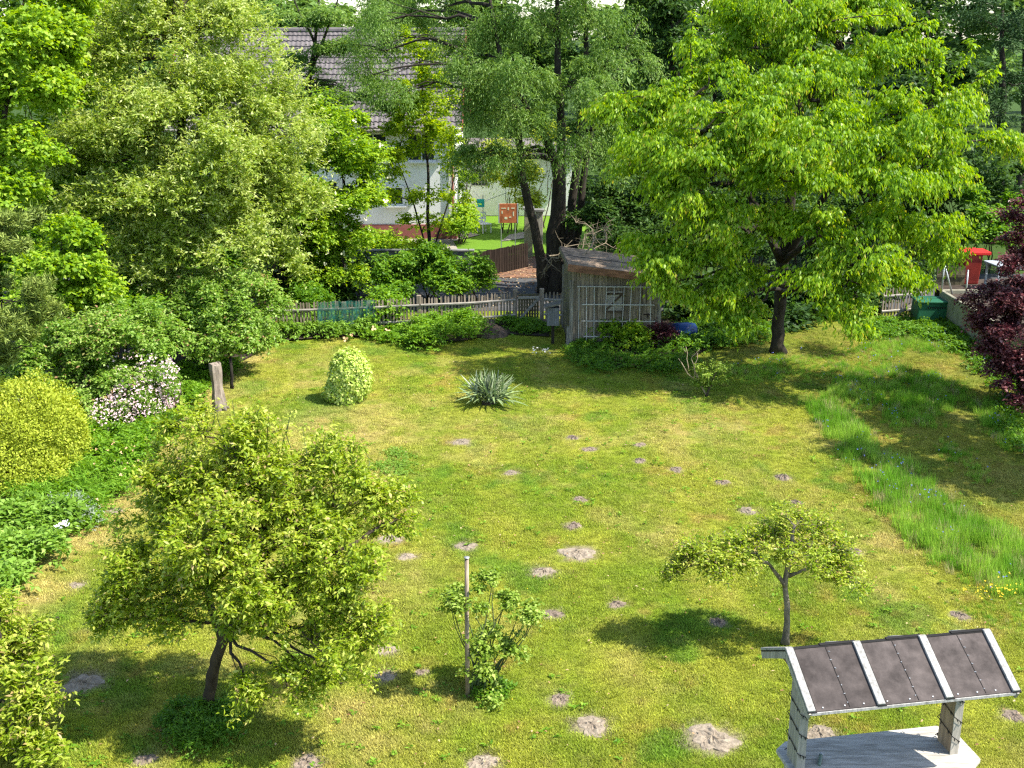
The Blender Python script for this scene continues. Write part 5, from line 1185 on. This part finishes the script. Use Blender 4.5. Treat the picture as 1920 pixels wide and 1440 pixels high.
tree('maple_tree', "young bright maple below the willow, above the shrub rose", 'tree', Dp(110, 640, 29.5)*np.array((1, 1, 0)), vtrunk(110, 29.5, .1, [(110, 560), (115, 480), (120, 420)]),
     PB([(120, 440, 60, 40, 29.5), (70, 500, 60, 40, 29.3), (130, 500, 66, 40, 29.3), (170, 540, 60, 34, 29.6), (100, 560, 80, 36, 29)]),
     L['maple'], M['bark_dark'], 15000, .12, .095, 93, .03, lps=6, slen=.35, csize=.4, per=2.0, flat=.8, up=.25, hang=.35, upn=.7)
r_, bl, rng = tree('elder_bush', "tall elder bush with flat cream flower heads left of the house", 'bush', Dp(640, 600, 40)*np.array((1, 1, 0)), vtrunk(640, 40, .12, [(640, 480), (645, 350), (640, 250)]),
     PB([(620, 235, 60, 46, 40), (680, 300, 46, 40, 39.5), (640, 310, 66, 50, 40), (670, 380, 60, 46, 39.3), (610, 400, 60, 60, 40), (640, 450, 60, 50, 39), (600, 480, 70, 60, 39.6), (650, 520, 40, 36, 38.8), (560, 540, 60, 40, 39), (700, 350, 36, 30, 39.5, None, .7), (560, 470, 50, 60, 39.8)]),
     L['maple'], M['bark_dark'], 44000, .13, .075, 94, .04, lps=6, slen=.4, csize=.45, per=2.2, flat=.85, up=.2, hang=.25)
flowers(r_, 'flower_head', M['cream_fl'], rng, bl, 95, .10)
tree('slender_maple', "slender light green maple standing in front of the white house", 'tree', Dp(805, 510, 45.5)*np.array((1, 1, 0)), vtrunk(806, 45.5, .085, [(803, 420), (803, 320), (795, 200), (785, 90)]),
     PB([(775, 90, 45, 34, 45.5), (820, 100, 30, 20, 45.5, None, .7), (790, 150, 60, 34, 45.3), (800, 200, 66, 34, 45.4), (760, 240, 56, 30, 45), (830, 250, 40, 34, 45.4), (790, 285, 66, 22, 45, None, .8), (720, 320, 44, 18, 45, None, .5), (850, 310, 22, 34, 45, None, .7), (700, 250, 46, 26, 45.2, None, .6), (740, 370, 50, 12, 45, None, .22), (830, 370, 46, 12, 45, None, .2), (800, 420, 56, 12, 45, None, .2), (745, 460, 45, 20, 44.6, None, .7)]),
     L['lime'], M['bark_dark'], 14500, .15, .09, 95, .028, [[((Dp(806, 490, 45.5)), .04), (Dp(775, 380, 45.5), .03), (Dp(745, 300, 45.5), .015)], [((Dp(806, 490, 45.5)), .04), (Dp(840, 380, 45.5), .03), (Dp(858, 310, 45.5), .015)]], lps=6, slen=.45, csize=.42, per=1.9, flat=.9, up=.3, hang=.35, upn=.7, droop=.3)
tree('thin_tree', "thin dark stemmed tree with open crown in front of the house roof", 'tree', Dp(578, 520, 46)*np.array((1, 1, 0)), vtrunk(578, 46, .15, [(576, 300), (578, 160), (592, 70), (600, -30)]),
     PB([(560, 40, 80, 50, 46, None, .8), (640, 30, 70, 44, 46, None, .7), (600, 100, 70, 36, 46, None, .7), (650, 165, 80, 30, 45.5, None, .8), (660, 95, 60, 34, 46, None, .6), (690, 190, 50, 30, 45.5, None, .7), (620, 190, 50, 34, 46, None, .6), (560, 180, 40, 40, 45.6, None, .7), (550, 130, 50, 30, 46, None, .7), (610, 230, 60, 30, 45.5, None, .6), (540, 200, 40, 40, 46, None, .7)]),
     L['alder'], M['bark_dark'], 23000, .14, .06, 96, .045, [[(Dp(578, 150, 46), .07), (Dp(612, 60, 46), .05), (Dp(640, -20, 46), .02)], [(Dp(590, 80, 46), .05), (Dp(560, 20, 46), .03), (Dp(540, -30, 46), .02)]], lps=6, slen=.5, csize=.55, per=1.3, flat=.4)
# many stemmed dark willow behind the shed
Yd = 41.5; bd = Dp(1040, 540, Yd)*np.array((1, 1, 0))
def dk(*p): return [((Dp(p[0][0], p[0][1], Yd)*np.array((1, 1, 0)) if i == 0 else Dp(x, y, Yd+dy)), r) for i, (x, y, r, dy) in enumerate(p)]
tree('old_willow_tree', "old willow with several dark trunks rising behind the shed", 'tree', bd, None,
     PB([(720, 40, 80, 60, 42, None, .6), (820, 10, 90, 40, 43.5, None, .6), (700, 140, 60, 50, 41, None, .6), (910, 60, 80, 60, 41.5, None, .8), (905, 200, 50, 60, 41, None, .7), (930, 300, 40, 30, 41, None, .5), (1000, 40, 90, 60, 41.5, None, .7), (1100, 50, 90, 70, 41.5, None, .6), (880, 150, 80, 60, 40.5, None, .8), (980, 160, 90, 66, 40, None, .9), (1080, 170, 90, 60, 40, None, .9), (1140, 230, 60, 60, 40, None, .8), (1000, 240, 66, 46, 40, None, .7), (920, 240, 60, 40, 40.3, None, .6), (1060, 260, 66, 40, 39.5, None, .8), (1120, 300, 50, 36, 39.5, None, .8), (960, 300, 60, 26, 40, None, .3), (1170, 130, 60, 80, 41, None, .7), (900, 290, 40, 30, 40.5, None, .6), (950, -50, 140, 50, 42, None, .8), (1100, -50, 120, 50, 42, None, .8), (700, 50, 70, 50, 46.5, None, .7), (860, 110, 50, 60, 43, None, .7), (690, 90, 60, 50, 42, None, .7), (860, 210, 40, 50, 41, None, .7), (740, 180, 60, 30, 41.5, None, .5), (880, 290, 30, 40, 41, None, .5)]),
     L['alder'], M['bark_dark'], 106000, .12, .034, 97, .075,
     [dk((1025, 0, 0.222, 0), (1015, 480, 0.178, -.5), (985, 360, 0.141, -.8), (968, 230, 0.118, -.5), (940, 110, 0.089, 0), (915, -20, 0.052, 0)),
      dk((1045, 0, 0.311, 0), (1040, 470, 0.266, 0), (1048, 330, 0.222, 0), (1030, 270, 0.148, 0), (990, 200, 0.089, 0), (930, 110, 0.059, 0)),
      dk((1050, 0, 0.222, 0), (1052, 400, 0.178, .2), (1052, 240, 0.148, .3), (1045, 100, 0.104, .4), (1045, -30, 0.067, .4)),
      dk((1060, 0, 0.207, .3), (1070, 420, 0.163, .6), (1085, 260, 0.126, .6), (1100, 100, 0.089, .6), (1095, -30, 0.059, .6)),
      dk((1070, 0, 0.185, .5), (1080, 440, 0.148, 1.), (1110, 240, 0.104, 1.2), (1160, 120, 0.074, 1.2), (1200, 40, 0.037, 1.2))],
     minfork=.2, lps=9, slen=.75, csize=.5, per=1.9, flat=1.05, up=.0, droop=.8, hang=.4, spread=.6, tipbias=.3, upn=.6, frac=.8)
# cherry
bc = G(1460, 661); Yc = float(bc[1]); fk = Dp(1468, 490, Yc)
tree('cherry_tree', "large spreading cherry tree with fresh drooping leaves right of the shed", 'tree', bc, [(bc, .20), (Dp(1458, 600, Yc), .175), (fk, .18), (Dp(1480, 380, Yc), .15), (Dp(1500, 250, Yc+.3), .11), (Dp(1490, 100, Yc+.5), .06), (Dp(1480, 0, Yc+.5), .03)],
     PB([(1240, 190, 90, 40, 32.4), (1330, 150, 90, 44, 32.4), (1400, 90, 100, 50, 34.0), (1540, 60, 110, 50, 34.0), (1500, 150, 110, 50, 31.9), (1620, 130, 90, 46, 32.4), (1690, 90, 50, 34, 33.0), (1400, 220, 120, 50, 30.3), (1540, 250, 120, 50, 29.7), (1690, 210, 100, 44, 30.5), (1770, 240, 90, 30, 30.9), (1862, 262, 52, 17, 32.2, .7), (1250, 280, 90, 46, 30.5), (1200, 230, 50, 30, 32.4, None, .8), (1340, 320, 100, 50, 29.5), (1470, 340, 100, 50, 29.3), (1610, 340, 110, 50, 29.3), (1730, 320, 80, 36, 30.1), (1800, 320, 36, 24, 30.5, None, .8), (1270, 400, 60, 40, 29.8), (1360, 410, 70, 44, 29.5), (1430, 440, 60, 46, 29.7), (1540, 430, 80, 40, 29.0), (1650, 420, 90, 36, 29.3), (1740, 430, 60, 40, 30.0), (1770, 470, 28, 26, 30.2, None, .8), (1300, 480, 90, 40, 29.7), (1240, 530, 50, 26, 29.9, None, .8), (1350, 540, 60, 40, 29.7), (1420, 520, 40, 40, 30.3, None, .8), (1560, 510, 80, 32, 28.7), (1620, 540, 60, 34, 28.8), (1540, 570, 50, 36, 28.7), (1590, 600, 44, 30, 28.5, None, .9), (1680, 515, 36, 22, 29.3, None, .7), (1230, 460, 60, 36, 30.1), (1280, 560, 46, 34, 29.5), (1340, 590, 50, 22, 29.7), (1220, 500, 40, 36, 29.8), (1400, 580, 40, 24, 29.9, None, .8), (1180, 260, 46, 40, 32.4), (1160, 210, 36, 26, 32.4, None, .7), (1610, 470, 80, 34, 28.9), (1480, 280, 100, 50, 29.5), (1640, 270, 90, 40, 29.7), (1330, 240, 90, 40, 30.1), (1290, 350, 80, 40, 29.7), (1790, 200, 40, 24, 32.4, None, .6), (1455, 10, 130, 44, 34.4), (1600, 10, 90, 36, 34.4), (1380, 20, 60, 36, 34.2), (1310, 90, 60, 34, 34.0, None, .7), (1560, 180, 90, 70, 35.0, None, .6), (1400, 300, 120, 90, 35.0, None, .6), (1600, 300, 120, 80, 35.0, None, .6), (1200, 320, 60, 40, 30.9, None, .7)]),
     L['cherry'], M['bark_dark'], 168000, .135, .056, 98, .075, [[(fk, .12), (Dp(1400, 360, 32.5), .09), (Dp(1300, 260, 32), .05), (Dp(1230, 210, 32.5), .025)], [(fk, .12), (Dp(1560, 350, 32.5), .09), (Dp(1680, 280, 32), .05), (Dp(1850, 262, 32.6), .02)], [(fk, .10), (Dp(1540, 440, 31.8), .06), (Dp(1640, 420, 31), .03)], [(Dp(1462, 560, Yc), .06), (Dp(1530, 520, 31.8), .04), (Dp(1610, 520, 30.5), .02)], [(Dp(1485, 330, Yc), .10), (Dp(1560, 180, 34), .06), (Dp(1640, 60, 34), .03)]],
     lps=9, slen=.66, csize=.48, per=2.2, flat=.58, up=.12, out=.95, droop=.45, hang=1.1, spread=.55, tipbias=.45, upn=.5, jit=.25, frac=.8)
def cherry_spires():
    root = bpy.data.objects['cherry_tree']; rng = np.random.default_rng(66); mb = MB(); O = []; D = []
    for pts in ([(1740, 210), (1755, 150), (1750, 85)], [(1750, 190), (1790, 140), (1828, 75)], [(1745, 190), (1770, 110), (1760, 80)], [(1740, 220), (1810, 160), (1868, 128)], [(1300, 150), (1290, 90), (1300, 20)], [(1250, 170), (1200, 170), (1140, 178)], [(1690, 60), (1720, 50), (1742, 40)], [(1560, 40), (1620, 25), (1700, 30)]):
        w_ = [Dp(x, y, 32.8) for x, y in pts]; P = bez(w_[0], w_[2], 0, 8); P = [a+(w_[1]-(w_[0]+w_[2])/2)*.5*sin(pi*i/8) for i, a in enumerate(P)]
        mb.tube(P, [.03*(1-.1*i) for i in range(9)], 5, cap=False)
        for i in range(46):
            s_ = rng.random()*7.99; k = int(s_); q = P[k]+(P[k+1]-P[k])*(s_-k); O.append(q); D.append(norm(rng.normal(0, .6, 3)+norm(P[k+1]-P[k])))
    O = np.array(O); P, dr, nn, ln, ww, t = sprigs(rng, O, np.array(D), np.full(len(O), .26), 6, .155, .066, hang=.85, spread=.6)
    link('shoot', quads('shoot', leaf_quads(rng, P, dr, nn, ln, ww), np.clip(rng.normal(.6, .16, len(P)), 0, 1)), L['cherry'], root, True); mb.make('shoot_stem', M['bark_dark'], root, True)['kind'] = 'stuff'
cherry_spires()
# purple leaved shrub
tree('purple_beech', "purple leaved shrub reaching in from the right edge in front of the wall", 'shrub', (14.4, 28.2, 0), [((14.4, 28.2, .0), .10), ((14.3, 28.1, 1.5), .08), ((14.4, 28, 3.5), .03)],
     PB([(1930, 400, 36, 50, 29, None, .9), (1925, 470, 46, 44, 29), (1880, 490, 40, 12, 30.5, .4, .35), (1860, 545, 44, 18, 30, .5, .45), (1915, 560, 60, 46, 29), (1900, 620, 60, 40, 28.6), (1850, 625, 40, 24, 28.8, None, .8), (1930, 680, 70, 50, 28.2), (1885, 670, 44, 36, 28.2), (1935, 740, 40, 50, 27.8), (1980, 560, 60, 130, 29), (1905, 425, 30, 40, 29, None, .8), (1870, 580, 40, 22, 29.4, None, .8), (1840, 640, 36, 20, 28.8, None, .8), (1900, 710, 50, 40, 28), (1915, 790, 36, 50, 27.2), (1925, 850, 24, 30, 26.6, None, .8), (1875, 530, 44, 22, 29.8, .5, .9), (1900, 505, 40, 24, 29.6, .5, .9), (1850, 560, 40, 20, 29.6, .5, .8), (1870, 610, 50, 34, 29), (1890, 580, 40, 40, 29)]),
     L['red'], M['bark_dark'], 33000, .09, .065, 99, .03, lps=6, slen=.35, csize=.3, per=1.6, flat=.4, up=.15, hang=.15, upn=1, tipbias=.4)
# dark mass behind the shed and cherry, lane hedge
dome('lane_hedge', "dark glossy hedge bush between the picket fence and the lane", 'hedge', [(740, 500, 50, 30, 39.6, .9), (800, 495, 60, 34, 39.8, .9), (860, 505, 50, 32, 39.6, .9), (820, 530, 90, 30, 39.2, .9), (885, 530, 32, 22, 39.4, .7), (750, 530, 50, 26, 39.3, .8)], L['hedge'], 34000, .12, .07, 101, lps=6, slen=.4, csize=.4, per=1.8, hang=.3)
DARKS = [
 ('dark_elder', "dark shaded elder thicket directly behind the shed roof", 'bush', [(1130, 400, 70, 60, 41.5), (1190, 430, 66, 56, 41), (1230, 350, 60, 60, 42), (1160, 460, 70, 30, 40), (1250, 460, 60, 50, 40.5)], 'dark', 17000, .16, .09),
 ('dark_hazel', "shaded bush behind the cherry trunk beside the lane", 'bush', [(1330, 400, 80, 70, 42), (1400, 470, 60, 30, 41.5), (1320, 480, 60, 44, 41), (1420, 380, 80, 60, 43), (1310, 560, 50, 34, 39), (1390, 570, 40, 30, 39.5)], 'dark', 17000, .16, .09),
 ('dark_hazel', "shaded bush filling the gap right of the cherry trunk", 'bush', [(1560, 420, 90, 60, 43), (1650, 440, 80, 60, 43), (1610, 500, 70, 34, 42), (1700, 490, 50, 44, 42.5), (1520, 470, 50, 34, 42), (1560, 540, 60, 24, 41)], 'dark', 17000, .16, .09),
 ('laurel_bush', "mid green bush with pale new leaves behind the red bin", 'bush', [(1860, 400, 60, 50, 45), (1830, 450, 50, 36, 44), (1900, 440, 46, 40, 44.5)], 'hedge', 11000, .16, .09),
 ('golden_shrub', "golden green shrub behind the leaning willow trunks", 'shrub', [(960, 290, 44, 34, 55), (990, 330, 34, 40, 55), (950, 340, 34, 30, 54.6), (1020, 260, 40, 40, 56), (1000, 370, 20, 30, 54)], 'yellow', 9000, .15, .09),
 ('bright_shrub', "bright green shrub on the sunny grass right of the house corner", 'shrub', [(868, 400, 18, 26, 52.3), (872, 345, 20, 40, 56), (880, 300, 30, 36, 57), (862, 425, 14, 12, 51.6)], 'maple', 4500, .15, .09),
 ('wall_shrub', "sunlit green shrub at the wall in front of the house plinth", 'shrub', [(740, 462, 40, 14, 49.5, .5), (690, 455, 36, 18, 49.6, .5), (790, 466, 30, 10, 49.2, .5)], 'maple', 6000, .13, .08)]
for i, (nm, lb, ct, sp, lk, n, a, b) in enumerate(DARKS):
    dome(nm, lb, ct, sp, L[lk], n, a, b, 110+i, lps=6, slen=.5, csize=.6, per=1.8, hang=.2)
# thickets that close the left and right background
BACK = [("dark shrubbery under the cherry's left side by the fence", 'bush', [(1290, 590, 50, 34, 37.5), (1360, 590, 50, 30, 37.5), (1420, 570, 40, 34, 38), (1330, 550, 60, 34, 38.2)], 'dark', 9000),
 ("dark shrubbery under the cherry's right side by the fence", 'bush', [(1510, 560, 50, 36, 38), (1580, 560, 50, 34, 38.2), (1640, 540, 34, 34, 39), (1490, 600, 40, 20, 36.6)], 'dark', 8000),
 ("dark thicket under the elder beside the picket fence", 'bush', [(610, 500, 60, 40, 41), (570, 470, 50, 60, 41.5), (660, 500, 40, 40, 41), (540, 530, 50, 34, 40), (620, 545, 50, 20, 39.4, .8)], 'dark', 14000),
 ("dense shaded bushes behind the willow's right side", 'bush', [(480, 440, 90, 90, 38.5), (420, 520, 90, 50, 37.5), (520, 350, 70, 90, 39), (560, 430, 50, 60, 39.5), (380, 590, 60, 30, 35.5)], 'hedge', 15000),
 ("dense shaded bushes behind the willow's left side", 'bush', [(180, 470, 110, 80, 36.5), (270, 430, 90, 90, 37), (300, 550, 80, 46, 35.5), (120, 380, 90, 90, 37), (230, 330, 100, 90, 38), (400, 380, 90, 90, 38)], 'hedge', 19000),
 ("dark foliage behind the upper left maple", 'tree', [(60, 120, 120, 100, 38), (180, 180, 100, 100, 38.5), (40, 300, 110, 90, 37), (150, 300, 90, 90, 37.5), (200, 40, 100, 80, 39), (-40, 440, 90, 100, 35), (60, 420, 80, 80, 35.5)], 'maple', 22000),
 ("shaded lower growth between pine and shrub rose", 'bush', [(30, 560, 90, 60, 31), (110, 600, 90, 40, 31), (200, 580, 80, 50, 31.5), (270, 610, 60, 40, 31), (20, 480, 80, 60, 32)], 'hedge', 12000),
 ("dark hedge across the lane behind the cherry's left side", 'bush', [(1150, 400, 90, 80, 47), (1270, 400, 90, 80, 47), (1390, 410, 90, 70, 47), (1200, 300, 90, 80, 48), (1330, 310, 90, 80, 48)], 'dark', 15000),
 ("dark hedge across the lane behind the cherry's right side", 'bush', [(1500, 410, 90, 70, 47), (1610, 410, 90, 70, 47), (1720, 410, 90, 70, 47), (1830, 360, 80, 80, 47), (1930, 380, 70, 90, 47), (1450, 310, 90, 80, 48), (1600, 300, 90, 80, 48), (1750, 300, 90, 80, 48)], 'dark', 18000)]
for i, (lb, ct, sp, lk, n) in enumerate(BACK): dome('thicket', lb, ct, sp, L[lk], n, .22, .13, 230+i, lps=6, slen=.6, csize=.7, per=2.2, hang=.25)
# tall dark trees at the right
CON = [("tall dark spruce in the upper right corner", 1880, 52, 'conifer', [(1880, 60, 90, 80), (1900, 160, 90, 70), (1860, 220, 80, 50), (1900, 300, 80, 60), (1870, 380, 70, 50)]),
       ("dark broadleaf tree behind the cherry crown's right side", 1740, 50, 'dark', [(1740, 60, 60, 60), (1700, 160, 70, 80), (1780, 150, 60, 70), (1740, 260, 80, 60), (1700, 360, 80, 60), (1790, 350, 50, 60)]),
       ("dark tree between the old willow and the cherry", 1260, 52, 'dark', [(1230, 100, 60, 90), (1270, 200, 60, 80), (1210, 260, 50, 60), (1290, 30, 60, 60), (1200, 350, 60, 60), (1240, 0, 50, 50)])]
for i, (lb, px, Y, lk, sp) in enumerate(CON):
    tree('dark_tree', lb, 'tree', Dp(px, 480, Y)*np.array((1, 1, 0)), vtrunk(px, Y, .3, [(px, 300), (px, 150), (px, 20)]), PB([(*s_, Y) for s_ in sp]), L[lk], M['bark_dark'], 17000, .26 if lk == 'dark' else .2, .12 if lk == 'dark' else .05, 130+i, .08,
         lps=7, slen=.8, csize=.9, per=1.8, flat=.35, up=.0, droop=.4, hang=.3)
# trees far behind everything
far_specs = [(-20, 66, -90, 200), (120, 70, -110, 160), (260, 64, -90, 150), (400, 72, -110, 150), (520, 66, -70, 130), (625, 76, -25, 100), (735, 70, -90, 80), (850, 66, -50, 110), (960, 72, -60, 120), (1050, 78, -20, 100), (1140, 70, 25, 100), (1230, 64, -60, 120), (1340, 74, -90, 140), (1460, 66, -100, 140), (1580, 72, -100, 150), (1700, 68, -10, 110), (1800, 74, -100, 150), (1920, 68, -110, 160)]
FAR_LB = ["behind the upper left maple", "behind the left part of the willow", "behind the middle of the willow", "behind the willow's right half", "just left of the thin dark tree", "beside the house ridge", "right of the house ridge, with dark top", "behind the slender maple's top", "behind the old willow's leaning trunk", "low behind the old willow", "in the bright gap right of the old willow", "behind the dark tree near the cherry", "behind the cherry's left shoulder", "behind the middle of the cherry crown", "behind the cherry's right half", "in the gap right of the cherry top", "behind the dark broadleaf tree", "in the far upper right corner"]
for i, (px, Y, top, rx) in enumerate(far_specs):
    k = .5; sp = [(px, top+60, rx*.6, 60, Y, 2.2, 1), (px-rx*.45, top+120, rx*.5, 60, Y, 2.2, 1), (px+rx*.45, top+130, rx*.5, 60, Y, 2.2, 1), (px, top+180, rx*.8, 60, Y, 2.2, .8), (px, top+270, rx*.8, 60, Y, 2.2, .6)]
    tree('distant_tree', "distant green tree "+FAR_LB[i], 'tree', Dp(px, 400, Y)*np.array((1, 1, 0)), vtrunk(px, Y, .25, [(px, 260), (px, top+60)]), PB(sp), L['far' if i % 3 else 'dark'], M['bark_dark'], 4400, .46, .27, 150+i, .1, group='trees far behind the gardens',
         lps=6, slen=1.0, csize=1.2, per=1.6, flat=.5)
# wooded skyline
rng = np.random.default_rng(200); bl = [(np.array((x, 130+rng.uniform(-12, 12), rng.uniform(3, 5.5))), np.array((rng.uniform(5, 8), 4, rng.uniform(4, 6.5))), 1) for x in np.arange(-80, 90, 7.)]
me, *_ = crown_mesh('woods', rng, bl, 20000, 1.2, .7, lps=6, slen=1.6, csize=2.2, per=1.6, zmin=-.5); o = link('woods', me, L['far']); setp(o, "far wooded skyline behind the houses", None, None, 'stuff')
# trees outside the picture on the right that shade the grass
tree('boundary_tree', "broad tree on the neighbouring plot beyond the right edge", 'tree', (14.6, 23.6, 0), [((14.6, 23.6, 0), .2), ((14.5, 23.6, 3.5), .16), ((14.2, 23.6, 7), .06)],
     [(np.array((13.9, 24.6, 6.0)), np.array((2.3, 2.4, 1.6)), 1), (np.array((15.3, 22.4, 6.6)), np.array((2.3, 2.4, 1.6)), 1), (np.array((14.8, 26.0, 6.8)), np.array((2.2, 2.4, 1.6)), 1), (np.array((14.2, 21.8, 5.2)), np.array((2.0, 1.8, 1.2)), .8)],
     L['maple'], M['bark_dark'], 13000, .2, .13, 180, .07, lps=6, slen=.6, csize=.7, per=1.6)
bpy.context.view_layer.update()
print('TRIS', sum(sum(len(p.vertices)-2 for p in o.data.polygons) if len(o.data.polygons) < 3000 else 2*len(o.data.polygons) for o in bpy.data.objects if o.type == 'MESH' and o.users_collection))
